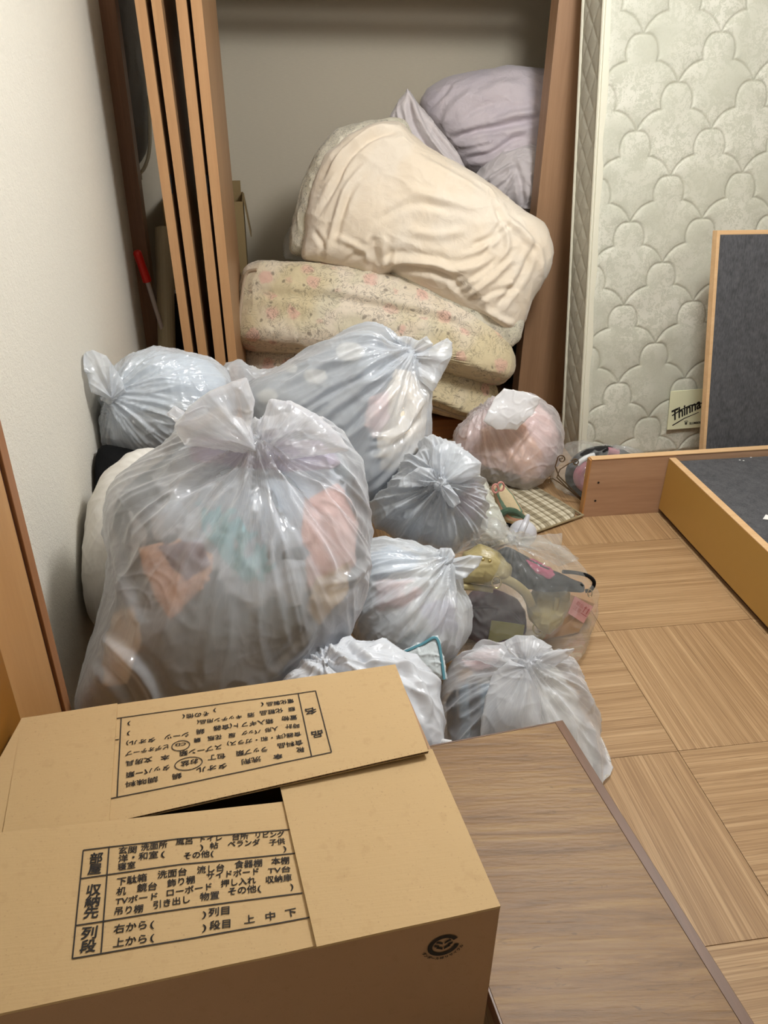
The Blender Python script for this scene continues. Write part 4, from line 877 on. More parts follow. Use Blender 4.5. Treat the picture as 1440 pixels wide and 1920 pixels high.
sP, _ = soft_thing('duvet', 'large cream cotton duvet slumped over the folded floral futons', 'duvet', [(564, 480), (572, 410), (588, 345), (612, 290), (650, 252), (700, 236), (750, 229), (768, 250), (800, 275), (860, 310), (930, 350), (985, 400), (1020, 420), (1036, 460), (1030, 505), (1000, 560), (985, 612), (962, 646), (935, 625), (900, 602), (850, 578), (790, 545), (737, 514), (712, 524), (690, 518), (650, 505), (600, 496), (566, 488)], 3.25, .18, .16, M_duv, 130, .84, .1, 3, .012, 5, .0035, 7,
    [([(716, 500), (745, 488), (812, 494), (857, 507), (912, 492)], .014, .016), ([(719, 510), (760, 502), (815, 512), (850, 528), (868, 560)], .012, -.010),
     ([(750, 245), (696, 259), (650, 300), (625, 350), (598, 400)], .012, -.016), ([(745, 236), (690, 250), (640, 290), (605, 345)], .009, .010), ([(690, 300), (650, 350), (628, 420), (612, 470)], .013, .010), ([(662, 345), (640, 400), (625, 450)], .012, -.009),
     ([(700, 440), (700, 480), (696, 518)], .014, -.013), ([(722, 440), (720, 480), (719, 500)], .012, .010), ([(944, 412), (920, 445), (885, 458)], .010, -.010), ([(944, 412), (952, 465), (925, 497)], .012, .010), ([(944, 412), (985, 440), (1000, 500)], .014, .012),
     ([(930, 380), (944, 412), (960, 425)], .012, -.014), ([(1002, 455), (975, 520), (930, 575)], .012, -.012), ([(985, 440), (1010, 470), (1012, 520)], .014, .012), ([(764, 352), (831, 375), (895, 388)], .016, .007), ([(700, 420), (770, 382), (850, 392)], .014, -.006),
     ([(760, 430), (820, 440), (880, 430)], .016, .007), ([(872, 562), (925, 520), (962, 482)], .013, .012), ([(850, 545), (900, 510), (940, 480)], .010, -.008), ([(905, 580), (940, 600), (965, 610)], .012, .010), ([(890, 570), (930, 545), (975, 540)], .009, -.008),
     ([(620, 440), (680, 470), (700, 500)], .012, .007), ([(585, 430), (605, 460), (600, 490)], .010, -.007), ([(780, 290), (850, 330), (920, 370)], .012, .006), ([(960, 420), (930, 445), (905, 480)], .008, -.009), ([(860, 480), (900, 470), (935, 450)], .010, .007), ([(640, 500), (665, 480), (690, 475)], .009, -.006)], sm=3)

# ------------------------------------------------ plastic bags and what they hold
F_cool = film('bag_film_cool', (.88, .925, .99, 1), .42); F_wht = film('bag_film_white', (.95, .95, .96, 1), .7); F_lav = film('bag_film_milky', (.95, .93, .96, 1), .34)
F_ear = film('bag_film_tied_end', (.97, .975, 1, 1), .78, .2, 1.4, .8); F_op = film('bag_film_opaque', (.88, .91, .97, 1), .90, .28, 1.2, .8, trans=.25)
C_blue = cloth('pale_blue_cloth', '#c3cfdb'); C_grey = cloth('grey_cloth', '#7b8088'); C_dark = cloth('dark_grey_green_cloth', '#74828a'); C_teal = cloth('light_teal_cloth', '#a9dbe6'); C_peach = cloth('peach_cloth', '#efbfa2')
C_pink = cloth('pink_cloth', '#edcbc6'); C_lil = cloth('lilac_cloth', '#c9bfd2'); C_white = cloth('white_cloth', '#dedbd4'); C_mauve = cloth('mauve_cloth', '#8d7680'); C_slate = cloth('slate_cloth', '#66717e'); C_beige = cloth('beige_cloth', '#cbb79b'); C_brown = cloth('brown_cloth', '#5c4a40')
C_black = cloth('black_cloth', '#0b0b0c', None, 200, .8, .2, 0)
# black bag and white sack by the left wall
soft_thing('rubbish_bag', 'black bag squeezed between the left wall and the white sack', 'bag', [(160, 870), (195, 838), (260, 848), (290, 900), (290, 1150), (262, 1290), (200, 1300), (172, 1240), (160, 1180), (166, 1050), (158, 940)], 1.97, .10, .12, C_black, 50, .7)
sC = bag('smooth white sack standing between the left wall and the big front bag', [(235, 850), (262, 838), (300, 842), (340, 880), (345, 1000), (335, 1200), (270, 1260), (215, 1215), (170, 1165), (150, 1130), (148, 1085), (158, 985), (165, 945), (195, 890)], 1.80, .13, .12, film('white_sack_film', (.88, .85, .80, 1), .97, .4, 1, .25, .3, .15), (300, 800), N=70, klump=False, cone=0, amp=.006, L=.12, seed=4, lump=.006, cr=.0015, K=at(310, 815, Y=1.82), A=np.array([.2, .1, 1]), name='white_sack')
tag(inner(sC, 'pale laundry filling the white sack by the left wall', C_white, .9, 24), None)
# blue bag at the back left
sB = bag('blue-grey bag with twisted white end touching the left wall, holding a waffle towel', [(166, 795), (172, 750), (205, 698), (240, 668), (285, 650), (340, 652), (395, 670), (432, 705), (445, 770), (410, 840), (330, 860), (240, 862), (190, 838)], 2.33, .19, .16, F_cool, (214, 748), [([(212, 752), (170, 735), (160, 700), (134, 694), (126, 670), (150, 662), (172, 656), (200, 668), (222, 700), (238, 735)], 0.0, .03)], N=90, amp=.010, L=.16, seed=11, R=3.2, lump=.008, cr=.003, koff=.01)
inner(sB, 'pale blue towels inside the bag by the left wall', C_blue, .93, 36, 7)
wf = NT('waffle_towel'); v = wf.co(); ch_ = wf.n('ShaderNodeTexChecker', Vector=wf.n('ShaderNodeMapping', Vector=v, Rotation=(.2, .4, .3)).outputs[0], Scale=150.0, Color1=hx('#8d9499'), Color2=hx('#c4c9cc')); wf = wf.done(wf.bsdf(ch_.outputs[0], .9))
garment(sB, 'white dotted waffle towel pressed against the lower front of the back left bag', [(240, 775), (320, 755), (365, 748), (365, 790), (320, 825), (255, 820)], wf, .006, .02)
# big grey piece of film behind
soft_thing('plastic_bag', 'flattened pale bag lying behind the big front bag below the closet door panels', 'bag', [(405, 700), (425, 680), (448, 675), (470, 690), (520, 690), (560, 700), (540, 760), (440, 760), (410, 730)], 2.55, .06, .06, F_cool, 40, .8, 0, 21, .008, 9, .008, 14)
# diagonal bag
sE = bag('grey-blue bag leaning right against the folded futons, tied at its upper right', [(450, 735), (470, 712), (520, 690), (600, 642), (660, 615), (695, 609), (722, 620), (748, 650), (785, 690), (803, 745), (805, 800), (800, 850), (778, 905), (735, 948), (690, 978), (640, 965), (560, 910), (500, 840), (455, 780)], 2.27, .20, .18, F_cool, (760, 668),
    [([(758, 668), (748, 640), (735, 632), (760, 630), (785, 638), (800, 630), (812, 645), (800, 665), (775, 672)], .0, .012), ([(756, 670), (800, 655), (838, 634), (848, 642), (847, 670), (825, 712), (812, 735), (795, 720), (770, 705)], -.01, .03)], N=110, amp=.012, L=.22, seed=14, R=2.4, lump=.010, cr=.0015, cl=
    [([(745, 690), (690, 720), (620, 770), (560, 830)], .012, .012), ([(760, 700), (700, 760), (640, 820)], .010, -.010), ([(720, 640), (620, 680), (520, 730)], .010, .008), ([(800, 730), (760, 800), (700, 860)], .012, .010), ([(795, 780), (740, 830), (690, 850)], .009, -.009), ([(790, 830), (740, 880), (690, 930)], .009, .008), ([(700, 700), (620, 735), (540, 790)], .008, -.008), ([(690, 820), (740, 815), (785, 790)], .008, .007)])
inner(sE, 'slate blue clothes bundled in the leaning bag', C_slate, .92, 40, 9)
garment(sE, 'cream garment filling the right side of the leaning bag', [(740, 690), (795, 700), (805, 760), (795, 840), (740, 890), (695, 880), (690, 800), (710, 740)], cloth('cream_cloth', '#efe0cb'), .010, .03)
garment(sE, 'pink garment low in the leaning bag', [(690, 740), (730, 730), (735, 790), (700, 830), (680, 800)], C_pink, .006, .02)
for i, (x, y, r) in enumerate(((655, 660, 24), (590, 705, 20), (500, 742, 17), (545, 690, 12))):
    garment(sE, ['pale oval spot on the blue cloth near the top of the leaning bag', 'pale oval spot at the middle of the blue cloth in the leaning bag', 'pale oval spot on the blue cloth by the tip of the big front bag', 'small pale spot near the upper edge of the leaning bag'][i], [(x+r*1.2*math.cos(a), y-r*.8*math.sin(a)) for a in np.arange(0, 6.2, .5)], C_white, .008, .01, 10, name='cloth_patch', group='pale oval cloth patches in the leaning bag')
# pink bag by the post
sK = bag('translucent bag full of pink clothes beside the closet post and mattress', [(845, 850), (850, 810), (880, 775), (925, 745), (965, 735), (1005, 742), (1040, 768), (1057, 810), (1052, 860), (1022, 902), (985, 922), (940, 912), (880, 895)], 2.72, .15, .14, F_lav, None, N=80, amp=.007, L=.3, seed=17, R=3, lump=.007, cr=.004, K=at(900, 745, Y=2.72), A=np.array([-.5, -.3, .8]), klump=False, cone=0, cl=[([(900, 790), (880, 830), (860, 860)], .008, .007), ([(1000, 800), (960, 850), (940, 900)], .008, .007)])
ear('loose_end', [(905, 790), (928, 745), (945, 728), (985, 735), (1014, 746), (1000, 775), (968, 806), (930, 805)], at(1150, 640, Y=2.7), sK.root, F_ear, Y=2.56, t=.012, seed=5, amp=.002)
inner(sK, 'pale pink clothes inside the bag beside the closet post', C_pink, .92, 36, 19)
garment(sK, 'dark garment at the bottom left of the pink bag', [(862, 862), (930, 880), (975, 890), (985, 910), (940, 915), (885, 898)], C_brown, .004, .02)
garment(sK, 'peach garment across the front of the pink bag', [(900, 800), (985, 790), (1020, 850), (1000, 895), (950, 880), (890, 850)], C_peach, .006, .02)
# small centre bag
sF = bag('small silvery-blue bag with looped knot facing forward, right of the leaning bag', [(692, 975), (695, 945), (735, 900), (775, 850), (800, 817), (840, 822), (878, 845), (902, 890), (912, 945), (900, 995), (860, 1030), (810, 1030), (740, 1015)], 1.98, .16, .14, F_cool, (826, 908),
    [([(826, 908), (805, 870), (812, 838), (845, 828), (880, 848), (903, 868), (900, 890), (868, 905), (845, 912)], .02, .025), ([(826, 908), (795, 912), (745, 915), (750, 900), (785, 875), (815, 880)], None, .012), ([(824, 908), (842, 908), (860, 930), (863, 943), (850, 952), (840, 948), (828, 925)], None, .012)], N=90, amp=.015, L=.22, seed=23, R=2.6, lump=.007, cr=.003)
inner(sF, 'grey clothes inside the small silvery bag', C_grey, .92, 36, 22)
garment(sF, 'dark blue-grey cloth at the lower left of the small silvery bag', [(700, 960), (740, 920), (790, 950), (800, 1000), (750, 1010), (705, 985)], C_slate, .006, .02)
garment(sF, 'lilac cloth at the right of the small silvery bag', [(850, 930), (895, 900), (908, 950), (890, 980), (850, 970)], C_mauve, .008, .02)
bag('narrow pale bag standing between the small silvery bag and the striped slipper', [(880, 900), (898, 880), (915, 905), (930, 945), (948, 985), (945, 1010), (905, 1015), (880, 980)], 2.22, .06, .07, film('bag_film_yellowish', (.86, .88, .80, 1), .72), None, N=44, klump=False, amp=.006, L=.2, K=at(885, 850, Y=2.2), A=np.array([0, 0, 1.]), cone=0, seed=25)
# bag in front of it
sG = bag('milky bag with pastel clothes, between the big front bag and the clear bag', [(655, 1060), (680, 1022), (720, 1010), (775, 1018), (820, 1040), (855, 1075), (885, 1135), (882, 1185), (855, 1235), (800, 1262), (740, 1250), (680, 1225), (648, 1150)], 1.66, .17, .15, film('bag_film_milky_blue', (.88, .925, .985, 1), .50), (828, 1062),
    [([(826, 1064), (816, 1040), (826, 1028), (846, 1028), (853, 1042), (843, 1058)], .0, .016), ([(828, 1064), (850, 1048), (880, 1040), (905, 1044), (898, 1062), (872, 1084), (848, 1088), (832, 1078)], -.01, .016)], N=96, amp=.011, L=.2, seed=27, R=2.6, lump=.008, cr=.0018, cl=[([(820, 1085), (770, 1110), (700, 1140)], .009, .009), ([(835, 1095), (800, 1150), (760, 1200)], .009, .009), ([(815, 1080), (750, 1080), (690, 1090)], .008, -.008), ([(845, 1100), (850, 1150), (840, 1210)], .008, .008)])
inner(sG, 'pale clothes inside the milky bag', C_white, .92, 36, 24)
garment(sG, 'light blue cloth at the top of the milky bag', [(670, 1050), (730, 1020), (790, 1040), (780, 1070), (700, 1090), (665, 1090)], C_blue, .008, .02)
garment(sG, 'pale pink cloth high in the milky bag', [(700, 1090), (780, 1080), (800, 1110), (760, 1150), (700, 1150)], C_pink, .010, .02)
garment(sG, 'dotted lilac cloth at the lower right of the milky bag', [(780, 1130), (850, 1120), (860, 1180), (820, 1210), (780, 1190)], C_lil, .008, .02)
# clear bag of handbags
GX = 1.78; GC = 1.80
M_gold = plain('gold_leather', '#ab9c6e', .36, .25, 60, .1, Specular_IOR_Level=.6); M_plum = plain('plum_leather', '#4b2230', .5, .25, 40, .1, Specular_IOR_Level=.25); M_bvel = cloth('black_velvet', '#131417', None, 200, .7, .3, 0); M_rose = plain('rose_fur', '#a03c5c', .9, .9, 120, .3)
M_brass = plain('brass', '#c9b67c', .25, Metallic=1.0)
sH1, hb = soft_thing('handbag', 'khaki-gold leather handbag with buckled straps inside the clear bag', 'handbag', [(985, 1130), (1000, 1105), (1040, 1098), (1068, 1108), (1070, 1135), (1055, 1170), (1030, 1190), (1008, 1180), (992, 1160)], GC-.10, .045, .04, M_gold, 40, .75, 0, 31, .004, 14, .003, 18, part='bag_body')
sH2 = Soft([(855, 1070), (870, 1035), (900, 1018), (935, 1035), (960, 1065), (955, 1085), (915, 1098), (870, 1095)], GC-.06, .05, .04, .75); V, F, fv, _, _ = bagmesh(sH2, 36, None, seed=33, lump=.005, lf=14, cr=.003, cf=18); npobj('bag_shoulder', V, F, M_gold, hb)
def strap(pts, Y, w, par, mat, dz=.0): 
    P = smoothpath([at(x, y, Y=Y+dy) for x, y, dy in pts], 6); bm_ = bmesh.new(); L = []
    for i, p in enumerate(P):
        a, c = P[max(i-1, 0)], P[min(i+1, len(P)-1)]; d = c-a; d /= np.linalg.norm(d); vv = p-CAMP; vv /= np.linalg.norm(vv); n_ = np.cross(d, vv); n_ /= np.linalg.norm(n_)
        L.append([bm_.verts.new(tuple(q)) for q in (p-n_*w, p-n_*w*.6-vv*.005, p+n_*w*.6-vv*.005, p+n_*w, p+vv*.004)])
    for i in range(len(L)-1):
        for k in range(5): bm_.faces.new((L[i][k], L[i][(k+1) % 5], L[i+1][(k+1) % 5], L[i+1][k]))
    bm_.faces.new(L[0]); bm_.faces.new(L[-1][::-1]); bmesh.ops.recalc_face_normals(bm_, faces=bm_.faces); return obj('strap', bm_, mat, par, True)
strap([(935, 1082, -.11), (960, 1092, -.115), (985, 1112, -.12), (998, 1138, -.12)], GC, .013, hb, M_gold)
strap([(868, 1100, -.10), (895, 1102, -.10), (925, 1106, -.10)], GC, .009, hb, M_gold)
strap([(1045, 1120, -.13), (1035, 1160, -.14), (1012, 1198, -.13)], GC, .008, hb, M_gold)
for (x, y, r) in ((931, 1092, .012), (1008, 1178, .013)):
    c = at(x, y, Y=GC-.125); obj('buckle_ring', tube([c+CR*r*math.cos(a)+CU*r*1.3*math.sin(a) for a in np.arange(0, 6.2, .4)], .0022, n=8, closed=True), M_brass, hb)
for (x, y) in ((905, 1049), (918, 1052), (924, 1088), (1023, 1170)):
    c = at(x, y, Y=GC-.115); U_, F_ = cubesphere(6); npobj('stud', c+U_*.005, F_, M_brass, hb)
sPl, plb = soft_thing('handbag', 'plum handbag with rounded flap at the lower left of the clear bag', 'handbag', [(868, 1130), (885, 1108), (930, 1105), (965, 1120), (985, 1145), (985, 1185), (960, 1225), (900, 1235), (870, 1210), (862, 1170)], GC-.03, .05, .06, M_plum, 44, .7, 0, 35, .004, 12, .003, 14, part='bag_body')
obj('piping', tube(smoothpath([sPl.surf(p) for p in ((880, 1142), (920, 1138), (958, 1148), (978, 1170))], 6), .004, n=8), M_plum, plb)
sBk, bkp = soft_thing('pouch', 'black velvet pouch with rose-coloured fur patch, on top inside the clear bag', 'pouch', [(925, 1035), (950, 1025), (985, 1042), (1035, 1068), (1075, 1085), (1098, 1095), (1094, 1112), (1060, 1108), (1010, 1108), (975, 1100), (945, 1075)], GC-.08, .035, .035, M_bvel, 40, .8, 0, 37, .003, 14, .002, 18, part='pouch_body')
rs = garment(sBk, None, [(983, 1046), (1005, 1050), (1032, 1064), (1044, 1078), (1030, 1086), (1005, 1078), (992, 1064)], M_rose, -.008, .008, 14, name='fur_patch'); w_ = rs.location.copy(); rs.parent = bkp; rs.location = w_-bkp.location
for k_ in ('category', 'label'):
    if k_ in rs: del rs[k_]
obj('wrist_strap', tube(smoothpath([at(x, y, Y=GC-.10) for x, y in ((1055, 1072), (1080, 1074), (1103, 1080), (1114, 1092), (1108, 1106), (1098, 1108))], 6), .0055, n=8), M_bvel, bkp)
c = at(1106, 1112, Y=GC-.11); obj('ring', tube([c+CR*.006*math.cos(a)+CU*.011*math.sin(a) for a in np.arange(0, 6.2, .5)], .0016, n=6, closed=True), M_brass, bkp)
M_yel = plain('olive_card', '#94913f', .7); p_ = [at(x, y, Y=GC-.10) for x, y in ((912, 1222), (975, 1225), (984, 1172), (922, 1164))]
tag(obj('card', hexa([q+CW*.012 for q in p_]+p_), M_yel, None, origin=tuple(p_[0])), 'olive yellow card in the lower middle of the clear bag', 'card')
M_pap = cardboard('kraft_carton', '#b98f63', '#ab8055'); q = [at(1008, 1262, Y=GC-.10), at(1072, 1262, Y=GC-.08), at(1116, 1132, Y=GC-.04), at(1052, 1108, Y=GC-.06)]
for k_ in q: k_[2] = max(k_[2], .008)
cart = thing('carton', tuple((q[0]+q[1])/2), 'small kraft carton with pink arrow label at the right side of the clear bag', 'box')
bk_ = np.array([.01, .09, .01]); obj('carton_body', hexa([q[0], q[1], q[1]+bk_, q[0]+bk_, q[3], q[2], q[2]+bk_, q[3]+bk_], .002), M_pap, cart)
def qp(a, b): # point on the carton front, a right, b up
    return (q[0]*(1-a)+q[1]*a)*(1-b)+(q[3]*(1-a)+q[2]*a)*b
def invq(px):
    best = min(((np.linalg.norm(np.cross(qp(a, b)-CAMP, ray(*px)))/np.linalg.norm(ray(*px)), a, b) for a in np.linspace(0, 1, 40) for b in np.linspace(0, 1, 40))); return qp(best[1], best[2])
lq = [invq(p) for p in ((1064, 1150), (1094, 1168), (1112, 1137), (1080, 1112))]; on = np.cross(lq[1]-lq[0], lq[3]-lq[0]); on /= np.linalg.norm(on); on = on if on@CW < 0 else -on
lab = obj('shipping_label', hexa([p+on*.0006 for p in lq]+[p+on*.0016 for p in lq]), plain('pink_label', '#e09a98', .6), cart)
l1 = lq[1]-lq[0]; LW = np.linalg.norm(l1); l1 /= LW; l2 = np.cross(on, l1); LH = (lq[3]-lq[0])@l2
LM = Matrix(((l1[0], l2[0], on[0], lq[0][0]+on[0]*.0022), (l1[1], l2[1], on[1], lq[0][1]+on[1]*.0022), (l1[2], l2[2], on[2], lq[0][2]+on[2]*.0022), (0, 0, 0, 1)))
M_rink = plain('red_ink', '#b2333a', .7)
bm = textmesh('取扱', LM @ Matrix.Translation((LW*.06, LH*.66, 0)), LH*.26, LW*.44); bm = merge(bm, textmesh('注意', LM @ Matrix.Translation((LW*.06, LH*.36, 0)), LH*.26, LW*.44))
for k_ in (.62, .82):
    bm = stroke(bm, [(LW*k_, LH*.48), (LW*k_, LH*.80)], LW*.05, LM); bm = poly(bm, [(LW*(k_-.08), LH*.74), (LW*(k_+.08), LH*.74), (LW*k_, LH*.9)], LM)
bm = stroke(bm, [(LW*.54, LH*.40), (LW*.92, LH*.40)], LH*.05, LM); obj('label_lettering', bm, M_rink, lab)
sJ = bag('clear tied bag full of handbags and a carton, standing on the wooden floor', [(832, 1075), (848, 1015), (885, 980), (935, 972), (958, 995), (1005, 1005), (1060, 1030), (1100, 1070), (1119, 1110), (1115, 1160), (1095, 1220), (1075, 1262), (1000, 1275), (905, 1262), (850, 1220), (835, 1140)], GX, .21, .16, M_clear, (950, 1020),
    [([(952, 1020), (985, 1005), (1020, 1002), (1054, 1000), (1052, 1025), (1088, 1048), (1050, 1062), (1005, 1042)], -.01, .014), ([(948, 1018), (920, 1005), (900, 990), (905, 972), (930, 970), (946, 990)], .0, .018)], N=90, amp=.009, L=.14, seed=41, R=3.6, lump=.005, cr=.005, group='clear bags', kr=.012)
# lower right bag
sI = bag('white knotted bag with stiff grey folders, standing behind the low table', [(833, 1268), (855, 1235), (895, 1208), (955, 1196), (1010, 1200), (1065, 1232), (1105, 1275), (1124, 1330), (1134, 1400), (1141, 1480), (1100, 1520), (950, 1530), (850, 1500), (828, 1420), (827, 1320)], 1.36, .14, .14, film('bag_film_bright', (.91, .935, .99, 1), .33), (987, 1252),
    [([(985, 1248), (955, 1238), (925, 1262), (912, 1300), (903, 1345), (900, 1385), (955, 1385), (1015, 1360), (1012, 1305), (1000, 1270)], None, .02), ([(990, 1252), (1012, 1225), (1042, 1218), (1078, 1216), (1062, 1236), (1030, 1255)], None, .014), ([(982, 1250), (948, 1222), (945, 1202), (968, 1190), (1000, 1192), (1035, 1212), (1020, 1232), (998, 1245)], .03, .022), ([(975, 1250), (935, 1252), (900, 1240), (862, 1235), (905, 1210), (945, 1208)], None, .012)], N=100, amp=.011, L=.2, seed=44, R=2.6, lump=.006, cr=.0018, cl=[([(1010, 1280), (1060, 1330), (1080, 1400)], .010, .009), ([(1020, 1270), (1080, 1290), (1115, 1340)], .009, .008), ([(1110, 1350), (1118, 1420), (1125, 1490)], .008, .008)])
inner(sI, 'pale clothes inside the white knotted bag', C_white, .82, 32, 28)
C_lb = plain('grey_blue_board', '#9db4c4', .5); C_db = plain('dark_grey_board', '#36424e', .5)
for ol, m, lbl in (([(835, 1310), (856, 1285), (860, 1400), (836, 1410)], C_db, 'leftmost dark grey-blue folder standing in the white knotted bag'), ([(858, 1290), (880, 1275), (884, 1400), (862, 1405)], C_lb, 'pale blue folder between the two dark ones in the white knotted bag'), ([(880, 1282), (897, 1275), (898, 1395), (885, 1400)], C_db, 'dark grey-blue folder nearest the tied end in the white knotted bag'), ([(898, 1280), (925, 1280), (925, 1390), (900, 1390)], C_lb, 'pale blue folder partly behind the hanging tied end of the white bag')):
    garment(sI, lbl, ol, m, .006, .012, 18, 3, 'folder', 'folder', .0, 'folders in the white knotted bag')
garment(sI, 'pink cloth at the top left of the white knotted bag', [(860, 1238), (905, 1212), (940, 1215), (935, 1245), (890, 1262)], C_pink, .006, .015)
# teal-edged packet
sT, tw = soft_thing('packet', 'white ribbed packet with teal edges between the milky bag and the white knotted bag', 'packet', [(745, 1225), (790, 1202), (822, 1190), (832, 1240), (838, 1275), (800, 1280), (760, 1262)], 1.45, .02, .02, cloth('ribbed_white', '#cfd6d8'), 40, .7, 0, 51, .003, 12, .004, 20, part='packet_body', sm=1)
obj('edge_piping', tube(smoothpath([sT.surf(p)+np.array([0, -.004, 0]) for p in ((750, 1224), (790, 1206), (818, 1195), (828, 1240), (832, 1272))], 6), .0035, n=6), plain('teal_edge', '#5c97a6', .5), tw)
# bag behind the moving box
sH = bag('white bag slumped between the moving box and the big front bag', [(505, 1300), (535, 1250), (600, 1215), (660, 1200), (720, 1205), (780, 1235), (815, 1270), (830, 1330), (828, 1400), (815, 1440), (700, 1470), (560, 1440), (500, 1380)], 1.25, .12, .12, F_op, None, N=80, klump=False, amp=.010, L=.25, seed=52, K=at(590, 1195, Y=1.25), A=np.array([-.2, -.2, .9]), cone=0, lump=.008, cr=.002,
    cl=[([(610, 1215), (650, 1245), (680, 1290)], .008, .012), ([(640, 1205), (690, 1250), (720, 1300)], .008, -.010), ([(740, 1225), (790, 1290), (800, 1360)], .010, .010), ([(560, 1240), (600, 1260), (640, 1275)], .008, .008)])
ear('loose_end', [(812, 1395), (830, 1384), (848, 1387), (848, 1402), (836, 1424), (816, 1428)], at(780, 1330, Y=1.2), sH.root, F_wht, Y=1.14, t=.014, seed=6)
inner(sH, 'blue-white laundry inside the bag behind the moving box', C_blue, .9, 28, 30)
# the big front bag
sA = bag('big translucent bag full of clothes at the front left, knotted on top', [(330, 815), (360, 785), (410, 770), (480, 800), (545, 775), (600, 790), (645, 822), (672, 870), (683, 930), (687, 1010), (686, 1090), (676, 1150), (640, 1215), (570, 1268), (500, 1330), (400, 1375), (250, 1385), (150, 1360), (135, 1320), (155, 1265), (180, 1190), (193, 1120), (203, 1040), (198, 950), (215, 910), (250, 880), (290, 850)], 1.52, .24, .20, film('bag_film_big', (.92, .935, .99, 1), .30, .18), (486, 852),
    [([(486, 852), (470, 800), (478, 750), (462, 708), (430, 718), (392, 735), (355, 762), (325, 800), (345, 835), (420, 845)], .02, .045), ([(488, 852), (486, 800), (505, 748), (545, 752), (592, 776), (635, 815), (655, 845), (610, 852), (545, 862)], .02, .04), ([(335, 800), (313, 775), (328, 762), (345, 772), (352, 795)], .05, .014)], N=150, amp=.014, L=.20, seed=61, R=3.0, lump=.010, cr=.0015, lf=5, kr=.016, cone=.04, cl=
    [([(500, 870), (540, 930), (600, 1020), (625, 1090)], .012, .016), ([(505, 865), (560, 900), (620, 980)], .010, -.012), ([(478, 875), (430, 960), (370, 1050)], .010, .012), ([(484, 880), (470, 980), (440, 1080)], .009, .011), ([(495, 880), (510, 980), (505, 1080)], .009, .012), ([(455, 860), (390, 890), (330, 930)], .012, -.012), ([(460, 850), (380, 850), (310, 880)], .010, .010),
     ([(600, 1100), (660, 1080), (684, 1050)], .010, .008), ([(190, 1190), (260, 1260), (300, 1330)], .012, .014), ([(180, 1230), (230, 1290), (260, 1350)], .010, -.010), ([(200, 1000), (230, 1100), (260, 1180)], .014, .008), ([(560, 900), (640, 930), (670, 980)], .008, .010), ([(600, 1160), (560, 1220), (500, 1280)], .01, .006)])
inner(sA, 'grey clothes bundled in the depth of the big front bag', C_dark, .92, 60, 33, lump=.016)
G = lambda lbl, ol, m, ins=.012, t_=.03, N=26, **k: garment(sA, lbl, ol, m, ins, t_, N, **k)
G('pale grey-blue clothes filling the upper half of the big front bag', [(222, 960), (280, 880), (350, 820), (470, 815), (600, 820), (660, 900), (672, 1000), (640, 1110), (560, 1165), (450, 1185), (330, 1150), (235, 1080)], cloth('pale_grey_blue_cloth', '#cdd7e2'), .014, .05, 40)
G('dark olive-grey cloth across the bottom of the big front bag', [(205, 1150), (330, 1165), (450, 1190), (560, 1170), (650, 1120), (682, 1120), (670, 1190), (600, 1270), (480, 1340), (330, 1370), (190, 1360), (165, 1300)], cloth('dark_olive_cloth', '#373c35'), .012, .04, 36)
G('light teal cloth at the centre of the big front bag', [(330, 920), (420, 880), (470, 960), (540, 1010), (560, 1100), (470, 1130), (400, 1080), (340, 1000)], C_teal, .013, .03)
G('lilac cloth under the knot of the big front bag', [(360, 810), (470, 830), (600, 820), (650, 870), (560, 900), (420, 880), (340, 870)], C_lil, .014, .03)
G('peach lace-edged cloth at the left of the big front bag', [(252, 1025), (330, 1005), (410, 1035), (400, 1090), (345, 1140), (318, 1172), (285, 1120)], C_peach, .008, .02, name='lace_cloth')
G('grey-mauve cloth above the peach lace in the big front bag', [(290, 1020), (380, 1010), (400, 1060), (350, 1100), (310, 1070)], C_mauve, .005, .016)
G('pink cloth at the right side of the big front bag', [(560, 920), (640, 900), (678, 980), (670, 1060), (600, 1150), (570, 1090), (550, 1000)], C_pink, .010, .03)
G('beige cloth at the lower right of the big front bag', [(590, 1080), (660, 1050), (655, 1110), (600, 1180), (575, 1140)], C_beige, .006, .02)
G('grey cloth low on the right of the big front bag', [(640, 1130), (680, 1080), (675, 1150), (620, 1210), (560, 1230)], C_grey, .008, .02)
G('brown cloth at the left edge of the big front bag', [(210, 1150), (250, 1130), (270, 1200), (240, 1290), (190, 1290), (190, 1210)], C_beige, .010, .02)

# ------------------------------------------------ plaid floor cushion, slipper, scoop, clear bag by the bed
t = NT('plaid_cloth'); v = t.co(); sx, sy = t.n('ShaderNodeSeparateXYZ', Vector=v).outputs[:2]
def bands(c, per, lo, hi): f = t.math('FRACT', t.math('DIVIDE', c, per)); return t.math('MULTIPLY', t.math('GREATER_THAN', f, lo), t.math('LESS_THAN', f, hi))
k1 = t.math('ADD', bands(sx, .075, .05, .38), t.math('MULTIPLY', bands(sx, .0125, .1, .4), .5)); k2 = t.math('MULTIPLY', bands(sy, .03, .1, .45), .5); k3 = bands(sx, .075, .60, .72)
kk = t.math('ADD', t.math('MULTIPLY', k1, .55), t.math('ADD', t.math('MULTIPLY', k2, .5), t.math('MULTIPLY', k3, .6)))
M_plaid = t.done(t.bsdf(t.ramp(kk, [(0, hx('#d0c8b2')), (.4, hx('#a89c80')), (1.0, hx('#6d624c'))]), .9, t.bump(t.noise(v, 60, 3).outputs[0], .3, .006)))
c0, c1 = at(1093, 966, Z=.012), at(1003, 998, Z=.012); e1_ = c1-c0; e1_[2] = 0; e1_ /= np.linalg.norm(e1_); e2_ = np.array([e1_[1], -e1_[0], 0]); e2_ = e2_ if e2_[1] > 0 else -e2_
U, F = cubesphere(40); sq = np.sign(U)*np.abs(U)**.28; cc = c0+e1_*.23+e2_*.21
